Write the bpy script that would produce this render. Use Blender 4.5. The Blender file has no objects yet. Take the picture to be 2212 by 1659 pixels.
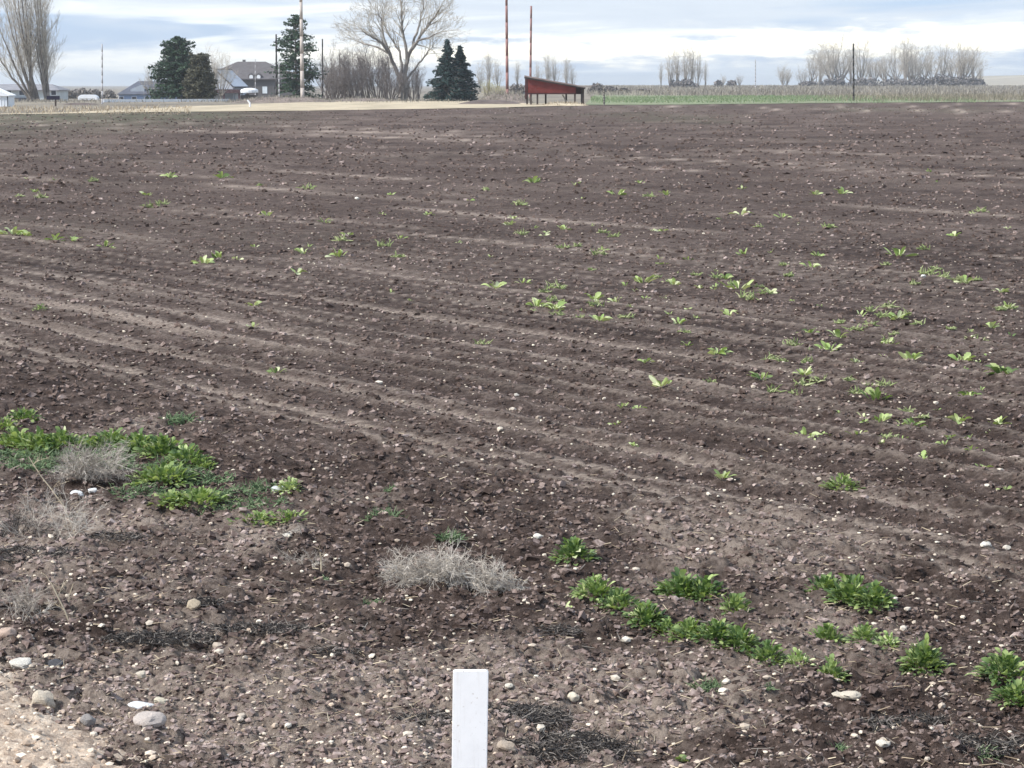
import bpy, math, random
import numpy as np
from mathutils import Vector, Matrix, Euler

R = math.radians
rng = np.random.default_rng(7)
random.seed(7)
scene = bpy.context.scene
COL = scene.collection

# ------------------------------------------------------------------ camera
CAM_H = 1.64
FPX, CX, CY = 4680.0, 1106.0, 829.5          # focal length and centre in 2212-wide picture units
PITCH = 7.858
cam_d = bpy.data.cameras.new('camera')
cam_d.sensor_width = 36.0
cam_d.lens = FPX / 2212.0 * 36.0
cam_d.clip_start = 0.05
cam_d.clip_end = 9000
cam = bpy.data.objects.new('camera', cam_d)
COL.objects.link(cam)
cam.location = (0, 0, CAM_H)
cam.rotation_euler = (R(90 - PITCH), 0, 0)
scene.camera = cam

# ------------------------------------------------------------------ sky and sun
SUN_EL, SUN_AZ = 43.0, -112.0                  # azimuth from +Y towards +X
world = bpy.data.worlds.new('World')
scene.world = world
world.use_nodes = True


class NT:
    """small node-tree helper"""
    def __init__(s, tree):
        s.t = tree; s.n = tree.nodes; s.l = tree.links
        for x in list(s.n): s.n.remove(x)
    def node(s, typ, inputs=None, **kw):
        n = s.n.new(typ)
        for k, v in kw.items(): setattr(n, k, v)
        for k, v in (inputs or {}).items(): s.set(n, k, v)
        return n
    def set(s, n, k, v):
        sock = n.inputs[k]
        if hasattr(v, 'links') and hasattr(v, 'is_output'): s.l.new(v, sock)
        elif isinstance(v, bpy.types.Node): s.l.new(v.outputs[0], sock)
        else: sock.default_value = v
    def math(s, op, a, b=0.0, c=None):
        n = s.node('ShaderNodeMath', operation=op)
        s.set(n, 0, a); s.set(n, 1, b)
        if c is not None: s.set(n, 2, c)
        return n.outputs[0]
    def noise(s, vec, scale, detail=4, rough=0.55, dist=0.0):
        n = s.node('ShaderNodeTexNoise', {'Scale': scale, 'Detail': detail, 'Roughness': rough, 'Distortion': dist})
        if vec is not None: s.set(n, 'Vector', vec)
        return n.outputs['Fac']
    def ramp(s, fac, stops, interp='LINEAR'):
        n = s.node('ShaderNodeValToRGB')
        n.color_ramp.interpolation = interp
        e = n.color_ramp.elements
        while len(e) > 1: e.remove(e[-1])
        e[0].position = stops[0][0]; e[0].color = col4(stops[0][1])
        for p, c in stops[1:]:
            q = e.new(p); q.color = col4(c)
        s.set(n, 'Fac', fac)
        return n.outputs[0]
    def mix(s, fac, a, b, blend='MIX'):
        n = s.node('ShaderNodeMix', data_type='RGBA', blend_type=blend)
        s.set(n, 0, fac)
        s.set(n, 6, col4(a) if isinstance(a, (tuple, list, float, int)) else a)
        s.set(n, 7, col4(b) if isinstance(b, (tuple, list, float, int)) else b)
        return n.outputs[2]
    def maprange(s, v, a, b, c=0.0, d=1.0, smooth=False):
        n = s.node('ShaderNodeMapRange', interpolation_type='SMOOTHSTEP' if smooth else 'LINEAR')
        for k, x in zip((0, 1, 2, 3, 4), (v, a, b, c, d)): s.set(n, k, x)
        return n.outputs[0]


def col4(c):
    if isinstance(c, (int, float)): c = (c, c, c)
    return tuple(c) + (1.0,) if len(c) == 3 else tuple(c)


SKY_STRENGTH = 0.1
nt = NT(world.node_tree)
sky = nt.node('ShaderNodeTexSky', sky_type='NISHITA', sun_disc=False, sun_elevation=R(SUN_EL), sun_rotation=R(SUN_AZ))
sky.air_density = 1.0; sky.dust_density = 1.5; sky.altitude = 800
tc = nt.node('ShaderNodeTexCoord')
sep = nt.node('ShaderNodeSeparateXYZ', {0: tc.outputs['Generated']})
zx = nt.math('MAXIMUM', sep.outputs[2], 0.0)
den = nt.math('ADD', zx, 0.055)
px_ = nt.math('DIVIDE', sep.outputs[0], den)
py_ = nt.math('DIVIDE', sep.outputs[1], den)
cl = nt.node('ShaderNodeCombineXYZ', {0: px_, 1: py_, 2: 3.7})
n1 = nt.noise(cl, 0.34, 4, 0.5, 0.6)
cl2 = nt.node('ShaderNodeCombineXYZ', {0: px_, 1: py_, 2: 11.3})
n2 = nt.noise(cl2, 0.75, 5, 0.52, 0.6)
az = nt.math('ARCTAN2', sep.outputs[0], sep.outputs[1])
# a bright break of sunlit cloud low above the horizon, tilting up to the right
wv = nt.node('ShaderNodeCombineXYZ', {0: nt.math('MULTIPLY', az, 40.0), 1: nt.math('MULTIPLY', zx, 190.0), 2: 0.0})
wob = nt.math('MULTIPLY', nt.math('SUBTRACT', nt.noise(wv, 1.0, 5, 0.60), 0.5), 0.023)
cen = nt.math('MULTIPLY_ADD', az, 0.026, 0.0146)
dist_ = nt.math('DIVIDE', nt.math('ADD', nt.math('SUBTRACT', zx, cen), wob), 0.0052)
band = nt.math('POWER', 2.718, nt.math('MULTIPLY', nt.math('MULTIPLY', dist_, dist_), -1.0))
band = nt.math('MULTIPLY', band, nt.maprange(az, -0.16, -0.02, 0.35, 1.0, True))
gap = nt.maprange(n1, 0.44, 0.56, 0.0, 1.0, True)
grey = nt.mix(n2, (4.1, 4.7, 5.6), (5.9, 6.4, 6.8))
thin = nt.mix(0.72, sky.outputs[0], (3.0, 4.2, 6.3))
cloud = nt.mix(gap, thin, grey)
cloud = nt.mix(nt.math('MULTIPLY', nt.maprange(n2, 0.5, 0.72, 0.0, 1.0, True), 0.75), cloud, (7.7, 7.9, 7.9))
low = nt.maprange(zx, 0.0, 0.011, 1.0, 0.0, True)
cloud = nt.mix(nt.math('MULTIPLY', low, 0.55), cloud, (5.4, 6.6, 7.7))
cloud = nt.mix(nt.math('MULTIPLY', band, 0.95), cloud, (11.6, 10.9, 8.9))
bg = nt.node('ShaderNodeBackground', {0: cloud, 1: SKY_STRENGTH})
wo = nt.node('ShaderNodeOutputWorld', {0: bg.outputs[0]})

sun_d = bpy.data.lights.new('sun', 'SUN')
sun_d.energy = 3.4
sun_d.angle = R(6)
sun_d.color = (1.0, 0.95, 0.88)
sun = bpy.data.objects.new('sun', sun_d)
COL.objects.link(sun)
sd = Vector((math.sin(R(SUN_AZ)) * math.cos(R(SUN_EL)), math.cos(R(SUN_AZ)) * math.cos(R(SUN_EL)), math.sin(R(SUN_EL))))
sun.rotation_euler = sd.to_track_quat('Z', 'Y').to_euler()
sun.location = (0, 0, 60)

vs = scene.view_settings
vs.view_transform = 'Standard'; vs.look = 'None'; vs.gamma = 1.0; vs.use_curve_mapping = False
vs.exposure = 0.72
scene.cycles.use_denoising = True
scene.cycles.max_bounces = 4
scene.cycles.volume_bounces = 0
scene.cycles.use_adaptive_sampling = True
scene.cycles.adaptive_threshold = 0.02

# ------------------------------------------------------------------ picture <-> place
_c, _s = math.cos(R(PITCH)), math.sin(R(PITCH))


def ray(x, y):
    u, v = (x - CX) / FPX, -(y - CY) / FPX
    return Vector((u, _c + v * _s, -_s + v * _c))       # camera space (u, 1, v) tilted down


def P(x, y, D):
    """the point seen at (x, y) at distance D along Y"""
    d = ray(x, y)
    k = D / d.y
    return Vector((d.x * k, D, CAM_H + d.z * k))


def G(x, y, z=0.0):
    d = ray(x, y)
    k = (z - CAM_H) / d.z
    return Vector((d.x * k, d.y * k, z))


def scale_at(D): return D / FPX                          # metres per picture unit

# ------------------------------------------------------------------ numpy noise
def _h(ix, iy, seed):
    a = (ix.astype(np.int64) * 374761393 + iy.astype(np.int64) * 668265263 + seed * 1442695041) & 0xFFFFFFFF
    a = ((a ^ (a >> 13)) * 1274126177) & 0xFFFFFFFF
    a = ((a ^ (a >> 16)) * 2246822519) & 0xFFFFFFFF
    return ((a ^ (a >> 15)) & 0xFFFFFF) / float(0x1000000)


def vnoise(x, y, seed=0):
    ix, iy = np.floor(x), np.floor(y)
    fx, fy = x - ix, y - iy
    fx = fx * fx * (3 - 2 * fx); fy = fy * fy * (3 - 2 * fy)
    a, b = _h(ix, iy, seed), _h(ix + 1, iy, seed)
    c, d = _h(ix, iy + 1, seed), _h(ix + 1, iy + 1, seed)
    return (a * (1 - fx) + b * fx) * (1 - fy) + (c * (1 - fx) + d * fx) * fy


def fbm(x, y, oct=4, seed=0):
    t, a, n = 0.0, 1.0, 0.0
    for i in range(oct):
        t = t + a * vnoise(x * 2 ** i, y * 2 ** i, seed + i * 17); n += a; a *= 0.5
    return t / n


def lumps(x, y, cell, seed):
    """height (0..1) of rounded clods scattered one to a cell"""
    gx, gy = np.floor(x / cell), np.floor(y / cell)
    out = np.zeros_like(x)
    for dx in (-1, 0, 1):
        for dy in (-1, 0, 1):
            cx, cy = gx + dx, gy + dy
            jx, jy = _h(cx, cy, seed), _h(cx, cy, seed + 5)
            k = _h(cx, cy, seed + 9)
            ox = x - (cx + jx) * cell; oy = y - (cy + jy) * cell
            th = k * 9.0
            u = ox * np.cos(th) + oy * np.sin(th); v = -ox * np.sin(th) + oy * np.cos(th)
            r = cell * (0.3 + 0.45 * _h(cx, cy, seed + 13))
            d = (u / r) ** 2 + (v / (r * 0.72)) ** 2
            b = np.sqrt(np.clip(1 - d, 0, 1)) * (0.35 + 0.65 * _h(cx, cy, seed + 21))
            out = np.maximum(out, b)
    return out


def sstep(a, b, x):
    t = np.clip((x - a) / (b - a), 0, 1)
    return t * t * (3 - 2 * t)


ROW_N = np.array([0.803, 0.596])                          # across the rows


def rowcoords(x, y):
    s = x * ROW_N[0] + y * ROW_N[1]
    t = -x * ROW_N[1] + y * ROW_N[0]
    s = s + 0.05 * (fbm(t * 0.10, s * 0.10, 2, 50) - 0.5) * 2 + 0.018 * (vnoise(t * 0.9, s * 0.9, 51) - .5)
    return s, t


ROW = 0.31


def rows(x, y):
    """ridge height (-1..1), strength and pale dry crust along some of the ridges"""
    s, t = rowcoords(x, y)
    k = np.floor(s / ROW)
    f = s / ROW - k
    prof = 1.0 - 2.0 * np.abs(2 * f - 1.0) ** 0.8
    strength = sstep(4.7, 6.4, s) * (0.55 + 0.75 * vnoise(t * 0.22, k * 3.1, 60))
    rk = _h(k, k * 0 + 3, 61)
    crust = np.exp(-((f - 0.5) / (0.06 + 0.06 * vnoise(t * 0.7, k * 2.2, 63))) ** 2) * (0.42 + 0.58 * sstep(0.5, 0.65, rk)) * sstep(0.12, 0.5, vnoise(t * 0.33, k * 7.7, 62)) * sstep(4.6, 5.8, s)
    line = np.zeros_like(s)
    for s0, w0 in ((6.2, 0.05), (7.0, 0.075), (7.36, 0.045), (8.7, 0.05), (10.4, 0.05), (5.6, 0.04)):
        line = np.maximum(line, np.exp(-((s - s0) / w0) ** 2) * (0.45 + 0.55 * sstep(0.25, 0.5, vnoise(t * 0.4, s0 * 9 + t * 0, 64))))
    crust = np.maximum(crust, line)
    return prof, strength, crust


def ground_z(x, y):
    """lie of the land: flat, with the yard on the left a little lower and the far right rising"""
    x = np.asarray(x, float); y = np.asarray(y, float)
    z = -0.92 * sstep(215, 330, y) * sstep(2, -14, x)
    z = z + 1.45 * sstep(380, 950, y) * sstep(-60, 40, x)
    return z


def field_z(x, y, res=0.0):
    """height of the tilled soil; res = sampling step, octaves finer than it fade out"""
    pr, st, cr = rows(x, y)
    fade = np.clip(1.35 - np.asarray(res) / ROW * 2.9, 0, 1) if np.any(np.asarray(res) > 0) else 1.0
    z = 0.022 * pr * st * fade
    z = z + 0.05 * (fbm(x * 0.5, y * 0.5, 3, 70) - 0.5)
    inrow = sstep(4.7, 6.4, x * ROW_N[0] + y * ROW_N[1])
    for cell, amp, seed in ((0.32, 0.030, 80), (0.13, 0.026, 90), (0.06, 0.017, 100), (0.03, 0.009, 110)):
        if cell > 0.3: amp = amp * (1 - 0.72 * inrow)
        elif cell > 0.1: amp = amp * (1 - 0.35 * inrow)
        w = np.clip(1.6 - np.asarray(res) / cell * 1.6, 0, 1) if np.any(np.asarray(res) > 0) else 1.0
        keep = 1 - 0.4 * cr
        z = z + amp * w * keep * lumps(x + 0.02 * vnoise(x * 30, y * 30, seed + 2), y, cell, seed)
    return z


def res_at(y):
    return np.asarray(y, float) ** 2 / (1.64 * 2167.0) * 1.1 + 0.001


def fz(x, y, spread=0.0):
    """height of the near ground at a point, or its highest point within spread"""
    k = np.array([(0, 0), (.6, 0), (-.6, 0), (0, .5), (0, -.5)]) * spread if spread else np.zeros((1, 2))
    xx, yy = x + k[:, 0], y + k[:, 1]
    z = field_z(xx, yy, res_at(yy))
    if y < 6.2 and x < -0.3: z = np.maximum(z, gravel_z(xx, yy))
    return float(z.max())

# ------------------------------------------------------------------ mesh helpers
def mesh_np(name, v, f, smooth=False, attrs=None):
    v = np.asarray(v, np.float32); f = np.asarray(f, np.int32)
    m = bpy.data.meshes.new(name)
    m.vertices.add(len(v)); m.vertices.foreach_set('co', v.ravel())
    k = f.shape[1]
    m.loops.add(f.size); m.loops.foreach_set('vertex_index', f.ravel())
    m.polygons.add(len(f)); m.polygons.foreach_set('loop_start', np.arange(0, f.size, k, dtype=np.int32))
    m.polygons.foreach_set('loop_total', np.full(len(f), k, np.int32))
    m.polygons.foreach_set('use_smooth', np.full(len(f), bool(smooth)))
    for an, av in (attrs or {}).items():
        a = m.attributes.new(an, 'FLOAT', 'POINT'); a.data.foreach_set('value', np.asarray(av, np.float32))
    m.update(calc_edges=True); m.validate()
    return m


class MB:
    """collects polygons for one mesh"""
    def __init__(s): s.v = []; s.f = []
    def add(s, verts, faces):
        o = len(s.v); s.v += [tuple(p) for p in verts]; s.f += [tuple(o + i for i in q) for q in faces]; return s
    def box(s, x0, x1, y0, y1, z0, z1):
        return s.add([(x0, y0, z0), (x1, y0, z0), (x1, y1, z0), (x0, y1, z0), (x0, y0, z1), (x1, y0, z1), (x1, y1, z1), (x0, y1, z1)],
                     [(3, 2, 1, 0), (4, 5, 6, 7), (0, 1, 5, 4), (1, 2, 6, 5), (2, 3, 7, 6), (3, 0, 4, 7)])
    def prism(s, poly, y0, y1):
        """polygon in XZ pushed along Y"""
        n = len(poly)
        return s.add([(x, y0, z) for x, z in poly] + [(x, y1, z) for x, z in poly],
                     [tuple(range(n)), tuple(range(2 * n - 1, n - 1, -1))] + [(i + n, (i + 1) % n + n, (i + 1) % n, i) for i in range(n)])
    def tube(s, p0, p1, r0, r1, n=8):
        p0, p1 = Vector(p0), Vector(p1); d = (p1 - p0).normalized()
        a = d.orthogonal().normalized(); b = d.cross(a)
        vv = []
        for p, r in ((p0, r0), (p1, r1)):
            for i in range(n):
                t = 2 * math.pi * i / n
                vv.append(p + a * (r * math.cos(t)) + b * (r * math.sin(t)))
        return s.add(vv, [(i, (i + 1) % n, (i + 1) % n + n, i + n) for i in range(n)] + [tuple(range(n - 1, -1, -1)), tuple(range(n, 2 * n))])
    def mesh(s, name, bevel=0.0):
        m = bpy.data.meshes.new(name); m.from_pydata(s.v, [], s.f); m.update()
        if bevel:
            import bmesh
            bm = bmesh.new(); bm.from_mesh(m)
            bmesh.ops.bevel(bm, geom=list(bm.edges), offset=bevel, segments=2, affect='EDGES', clamp_overlap=True)
            bm.to_mesh(m); bm.free()
        return m


def segs_mesh(name, p0, p1, r0, r1, sides=3, tone=None):
    """tapered prisms for many twigs at once"""
    p0, p1 = np.asarray(p0, float), np.asarray(p1, float)
    r0, r1 = np.asarray(r0, float), np.asarray(r1, float)
    d = p1 - p0; d /= np.linalg.norm(d, axis=1, keepdims=True) + 1e-9
    ref = np.where(np.abs(d[:, 2:3]) < 0.9, np.array([[0, 0, 1.0]]), np.array([[1.0, 0, 0]]))
    a = np.cross(d, ref); a /= np.linalg.norm(a, axis=1, keepdims=True); b = np.cross(d, a)
    n = len(p0); vs_ = np.zeros((n, 2 * sides, 3))
    for i in range(sides):
        t = 2 * math.pi * i / sides
        o = a * math.cos(t) + b * math.sin(t)
        vs_[:, i] = p0 + o * r0[:, None]; vs_[:, i + sides] = p1 + o * r1[:, None]
    fs = []
    base = (np.arange(n) * 2 * sides)[:, None]
    for i in range(sides):
        j = (i + 1) % sides
        fs.append(base + np.array([[i, j, j + sides, i + sides]]))
    at = None if tone is None else {'tone': np.repeat(np.asarray(tone), 2 * sides)}
    return mesh_np(name, vs_.reshape(-1, 3), np.concatenate(fs), attrs=at)


def obj(name, mesh, mat=None, parent=None, loc=None, rot=None, scale=None):
    o = bpy.data.objects.new(name, mesh)
    COL.objects.link(o)
    if mat is not None and mesh is not None and not mesh.materials: mesh.materials.append(mat)
    if parent is not None: o.parent = parent
    if loc is not None: o.location = loc
    if rot is not None: o.rotation_euler = rot
    if scale is not None: o.scale = scale if hasattr(scale, '__len__') else (scale,) * 3
    return o


def tag(o, label=None, cat=None, group=None, kind=None):
    if label: o['label'] = label
    if cat: o['category'] = cat
    if group: o['group'] = group
    if kind: o['kind'] = kind
    return o


def thing(name, label, cat, loc=(0, 0, 0), rotz=0.0, group=None):
    o = obj(name, None, loc=loc, rot=(0, 0, rotz))
    o.empty_display_size = 0.2
    return tag(o, label, cat, group)

# ------------------------------------------------------------------ materials
MATS = {}


def material(name, build):
    if name in MATS: return MATS[name]
    m = bpy.data.materials.new(name); m.use_nodes = True
    n = NT(m.node_tree)
    b = n.node('ShaderNodeBsdfPrincipled')
    out = n.node('ShaderNodeOutputMaterial', {0: b.outputs[0]})
    b.inputs['Roughness'].default_value = 0.85
    b.inputs['Specular IOR Level'].default_value = 0.25
    build(n, b, out)
    MATS[name] = m
    return m


def plain(name, c, var=0.25, scale=3.0, rough=0.8, bump=0.0, spec=0.25, obj_var=0.0):
    def f(n, b, out):
        t = n.node('ShaderNodeTexCoord')
        k = n.noise(t.outputs['Object'], scale, 5, 0.6)
        d = tuple(x * (1 - var) for x in c); l = tuple(min(1, x * (1 + var)) for x in c)
        cc = n.ramp(k, [(0.3, d), (0.7, l)])
        if obj_var:
            oi = n.node('ShaderNodeObjectInfo')
            cc = n.mix(1.0, cc, n.ramp(oi.outputs['Random'], [(0, 1 - obj_var), (1, 1 + obj_var)]), 'MULTIPLY')
        n.set(b, 'Base Color', cc)
        b.inputs['Roughness'].default_value = rough
        b.inputs['Specular IOR Level'].default_value = spec
        if bump:
            bn = n.node('ShaderNodeBump', {'Height': n.noise(t.outputs['Object'], scale * 4, 4, 0.6), 'Strength': bump, 'Distance': 0.02})
            n.set(b, 'Normal', bn.outputs[0])
    return material(name, f)


SOIL_DARK, SOIL_MID, SOIL_DRY = (0.042, 0.0288, 0.0238), (0.093, 0.0665, 0.0560), (0.20, 0.154, 0.132)


def soil(n, b, out, clods=False):
    t = n.node('ShaderNodeTexCoord'); co = t.outputs['Object']
    a = n.noise(co, 34.0, 5, 0.65)
    c = n.noise(co, 7.0, 5, 0.6)
    e = n.noise(co, 0.35, 4, 0.6)
    mixd = n.math('ADD', n.math('MULTIPLY', a, 0.42), n.math('ADD', n.math('MULTIPLY', c, 0.38), n.math('MULTIPLY', e, 0.2)))
    cc = n.ramp(mixd, [(0.40, SOIL_DARK), (0.5, SOIL_MID), (0.61, SOIL_DRY)])
    if clods:
        tn = n.node('ShaderNodeAttribute', attribute_name='tone')
        cc = n.mix(1.0, cc, n.ramp(tn.outputs['Fac'], [(0, (0.6, 0.6, 0.6)), (0.45, (1.15, 1.15, 1.14)), (0.8, (1.66, 1.74, 1.82)), (1.0, (2.45, 2.62, 2.78))]), 'MULTIPLY')
    else:
        pa = n.node('ShaderNodeAttribute', attribute_name='pale')
        cc = n.mix(n.math('MULTIPLY', pa.outputs['Fac'], n.maprange(a, 0.38, 0.58, 0.3, 1.0)), cc, (0.44, 0.36, 0.30))
        mo = n.node('ShaderNodeAttribute', attribute_name='moist')
        cc = n.mix(mo.outputs['Fac'], cc, n.mix(1.0, cc, (0.48, 0.45, 0.45), 'MULTIPLY'))
        ga = n.node('ShaderNodeAttribute', attribute_name='green')
        cc = n.mix(n.math('MULTIPLY', ga.outputs['Fac'], n.maprange(n.noise(co, 2.2, 5, 0.7), 0.42, 0.6, 0.0, 1.0)), cc, (0.105, 0.125, 0.07))
    n.set(b, 'Base Color', cc)
    b.inputs['Roughness'].default_value = 0.95
    b.inputs['Specular IOR Level'].default_value = 0.15
    bn = n.node('ShaderNodeBump', {'Height': n.noise(co, 110.0, 6, 0.78), 'Strength': 0.3 if clods else 1.0, 'Distance': 0.003 if clods else 0.022})
    n.set(b, 'Normal', bn.outputs[0])


M_SOIL = material('tilled_soil', lambda n, b, o: soil(n, b, o))
M_CLOD = material('soil_clod', lambda n, b, o: soil(n, b, o, True))


def toned(name, stops, rough=0.85, transl=0.0, objrand=False, scale=20.0):
    """colour ramp over the per-vertex tone (or the object's random number) and noise"""
    def f(n, b, out):
        t = n.node('ShaderNodeTexCoord')
        if objrand: k = n.node('ShaderNodeObjectInfo').outputs['Random']
        else: k = n.node('ShaderNodeAttribute', attribute_name='tone').outputs['Fac']
        q = n.noise(t.outputs['Object'], scale, 3, 0.6)
        k = n.math('ADD', n.math('MULTIPLY', k, 0.75), n.math('MULTIPLY', q, 0.25))
        cc = n.ramp(k, stops)
        n.set(b, 'Base Color', cc)
        b.inputs['Roughness'].default_value = rough
        if transl:
            tr = n.node('ShaderNodeBsdfTranslucent', {'Color': n.mix(1.0, cc, (1.3, 1.35, 0.7), 'MULTIPLY')})
            mx = n.node('ShaderNodeMixShader', {0: transl, 1: b.outputs[0], 2: tr.outputs[0]})
            n.l.new(mx.outputs[0], out.inputs[0])
    return material(name, f)


M_LEAF = toned('weed_leaf', [(0.1, (0.085, 0.138, 0.055)), (0.5, (0.21, 0.295, 0.105)), (0.9, (0.44, 0.50, 0.23))], 0.6, 0.3, True)
M_LEAFD = toned('dark_weed_leaf', [(0.1, (0.058, 0.108, 0.046)), (0.5, (0.15, 0.230, 0.083)), (0.9, (0.37, 0.445, 0.18))], 0.6, 0.3, True)
M_LEAFP = toned('pale_weed_leaf', [(0.1, (0.25, 0.36, 0.11)), (0.5, (0.42, 0.50, 0.22)), (0.9, (0.62, 0.64, 0.42))], 0.55, 0.2, True)
M_FERN = toned('feathery_weed', [(0.1, (0.08, 0.13, 0.065)), (0.5, (0.15, 0.22, 0.11)), (0.9, (0.26, 0.33, 0.19))], 0.7, 0.2)
M_STONE = toned('pale_stone', [(0.1, (0.28, 0.225, 0.185)), (0.45, (0.47, 0.40, 0.325)), (0.9, (0.74, 0.68, 0.57))], 0.8, 0, True, 40)
M_PEBBLE = toned('pebble', [(0.1, (0.30, 0.24, 0.20)), (0.5, (0.54, 0.46, 0.37)), (0.9, (0.82, 0.75, 0.60))], 0.85)
M_GRAVEL = toned('gravel', [(0.1, (0.32, 0.24, 0.18)), (0.5, (0.57, 0.46, 0.36)), (0.9, (0.78, 0.69, 0.57))], 0.9)
M_DEAD = toned('dead_twig', [(0.1, (0.21, 0.18, 0.15)), (0.5, (0.42, 0.375, 0.325)), (0.9, (0.68, 0.63, 0.555))], 0.9)
M_STRAW = toned('straw', [(0.1, (0.22, 0.17, 0.12)), (0.5, (0.42, 0.34, 0.24)), (0.9, (0.64, 0.55, 0.40))], 0.9)
M_CHAR = toned('dark_dead_weed', [(0.1, (0.022, 0.020, 0.019)), (0.5, (0.070, 0.063, 0.059)), (0.9, (0.32, 0.285, 0.25))], 0.9)

# ------------------------------------------------------------------ ground and field
EDGE = [(-700, 253), (-300, 250), (0, 248), (250, 244), (600, 240), (1000, 234.5), (1150, 231), (1260, 227.5), (1500, 226), (1700, 224), (2000, 221.5), (2212, 220), (2900, 216)]
_ea = np.array([math.atan2((x - CX), FPX) for x, y in EDGE])
_ed = np.array([G(x, y).y for x, y in EDGE])


def edge_D(u):                                             # u = x / y
    return np.interp(np.arctan(u), _ea, _ed)


def pale_patch(x, y, s):
    return sstep(0.52, 0.68, fbm(x * 1.1, y * 0.9, 4, 130)) * sstep(6.3, 4.6, s) * 0.95


def shoulder(x, y):
    """dry tan verge soil towards the near left corner"""
    return sstep(1.45, 0.0, (x + 0.62) + (y - 5.1) * 0.60 + 0.6 * (fbm(x * 1.6, y * 1.6, 3, 180) - 0.5))


def far_lines(s, t, y):
    """pale and damp streaks along the rows where single furrows can no longer be told apart"""
    pale = np.zeros_like(s); damp = np.zeros_like(s)
    for S, a, b, c, d, sd in ((0.55, 11, 16, 24, 34, 400), (1.3, 22, 30, 46, 66, 410), (3.6, 46, 62, 260, 300, 420)):
        w = sstep(a, b, y) * sstep(d, c, y)
        k = np.floor(s / S); f = s / S - k
        bump = np.clip(1 - np.abs(2 * f - 1), 0, 1) ** 3.4
        al = sstep(0.30, 0.62, vnoise(t * 0.35 / S ** 0.5, k * 5.3, sd + 2))
        pale += w * bump * al * sstep(0.45, 0.75, _h(k, k * 0, sd)) * 1.15
        damp += w * bump * sstep(0.30, 0.6, vnoise(t * 0.3 / S ** 0.5 + 31, k * 3.7, sd + 3)) * sstep(0.5, 0.75, _h(k, k * 0 + 4, sd + 1))
    return pale, damp


def build_field():
    nc, nr = 800, 430
    u = np.linspace(-0.325, 0.325, nc)
    ed = edge_D(u) * (1 + 0.02 * (vnoise(u * 60, u * 0, 5) - 0.5))
    k = np.linspace(0, 1, nr)
    vnear, = (1 / 4.35,)
    inv = vnear + (1 / ed[None, :] - vnear) * k[:, None]
    Y = 1 / inv
    extra = np.array([1.2, 2.0, 2.8, 3.4, 3.9])
    Y = np.concatenate([np.repeat(extra[:, None], nc, 1), Y], 0)
    X = Y * u[None, :]
    dy = np.gradient(Y, axis=0)
    res = np.maximum(np.abs(dy) * 0.75, Y * (u[1] - u[0]))
    x, y = X.ravel(), Y.ravel()
    z = np.zeros_like(x)
    n = len(x)
    pale = np.zeros(n); green = np.zeros(n); moist = np.zeros(n)
    for a in range(0, n, 120000):
        q = slice(a, a + 120000)
        z[q] = field_z(x[q], y[q], np.maximum(res.ravel()[q], 0.001))
        pr, st, cr = rows(x[q], y[q])
        s, t = rowcoords(x[q], y[q])
        patch = pale_patch(x[q], y[q], s)
        fp, fd = far_lines(s, t, y[q])
        fard = y[q]
        streak = sstep(0.54, 0.70, fbm(x[q] * 0.30, y[q] * 0.26, 5, 140)) * sstep(20, 45, fard) * 0.6
        fine = sstep(0.58, 0.76, fbm(t * 0.32, s * 3.4, 3, 160)) * sstep(5.0, 6.6, s) * 0.28 * sstep(27, 16, fard)
        pale[q] = np.clip(cr * sstep(27, 17, fard) + patch + streak * 0.3 + fine + fp, 0, 1)
        moist[q] = fd * 0.85 + sstep(0.55, 0.72, fbm(t * 0.28 + 40, s * 3.0, 3, 170)) * sstep(5.0, 6.6, s) * 0.8 * sstep(28, 17, fard) + sstep(0.52, 0.66, fbm(x[q] * 0.33 + 7, y[q] * 0.30, 5, 176)) * 0.4 * sstep(22, 45, fard) + sstep(0.58, 0.7, fbm(x[q] * 1.3, y[q] * 1.1, 4, 175)) * 0.45 * sstep(6.6, 5.0, s)
        sh = shoulder(x[q], y[q])
        pale[q] = np.clip(pale[q] + 0.8 * sh * sstep(0.25, 0.55, fbm(x[q] * 4, y[q] * 4, 3, 181)), 0, 1)
        moist[q] = moist[q] * (1 - 0.8 * sh)
        gl = sstep(70, 112, fard) * sstep(-0.06, -0.2, x[q] / y[q]) * 0.85
        green[q] = np.clip(gl + 0.35 * sstep(0.6, 0.75, fbm(x[q] * 0.12, y[q] * 0.05, 3, 150)) * sstep(18, 40, fard), 0, 1)
    z = z * (1 - 0.0 * z) + 0.0
    nrt = Y.shape[0]
    i = np.arange(nrt - 1)[:, None] * nc + np.arange(nc - 1)[None, :]
    f = np.stack([i, i + 1, i + nc + 1, i + nc], -1).reshape(-1, 4)
    m = mesh_np('field', np.stack([x, y, z], 1), f, True, {'pale': pale, 'green': green, 'moist': np.clip(moist, 0, 1)})
    o = obj('field', m, M_SOIL)
    tag(o, 'dark brown tilled field with low furrows running away to the left', None, None, 'structure')


def sheet(name, xs, ys, zf, mat, lift=0.0, mask=None):
    X, Y = np.meshgrid(xs, ys)
    Z = zf(X.ravel(), Y.ravel()) + lift
    nc, nr = len(xs), len(ys)
    i = np.arange(nr - 1)[:, None] * nc + np.arange(nc - 1)[None, :]
    f = np.stack([i, i + 1, i + nc + 1, i + nc], -1).reshape(-1, 4)
    o = obj(name, mesh_np(name, np.stack([X.ravel(), Y.ravel(), Z], 1), f, True), mat)
    return tag(o, kind='structure')


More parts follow.
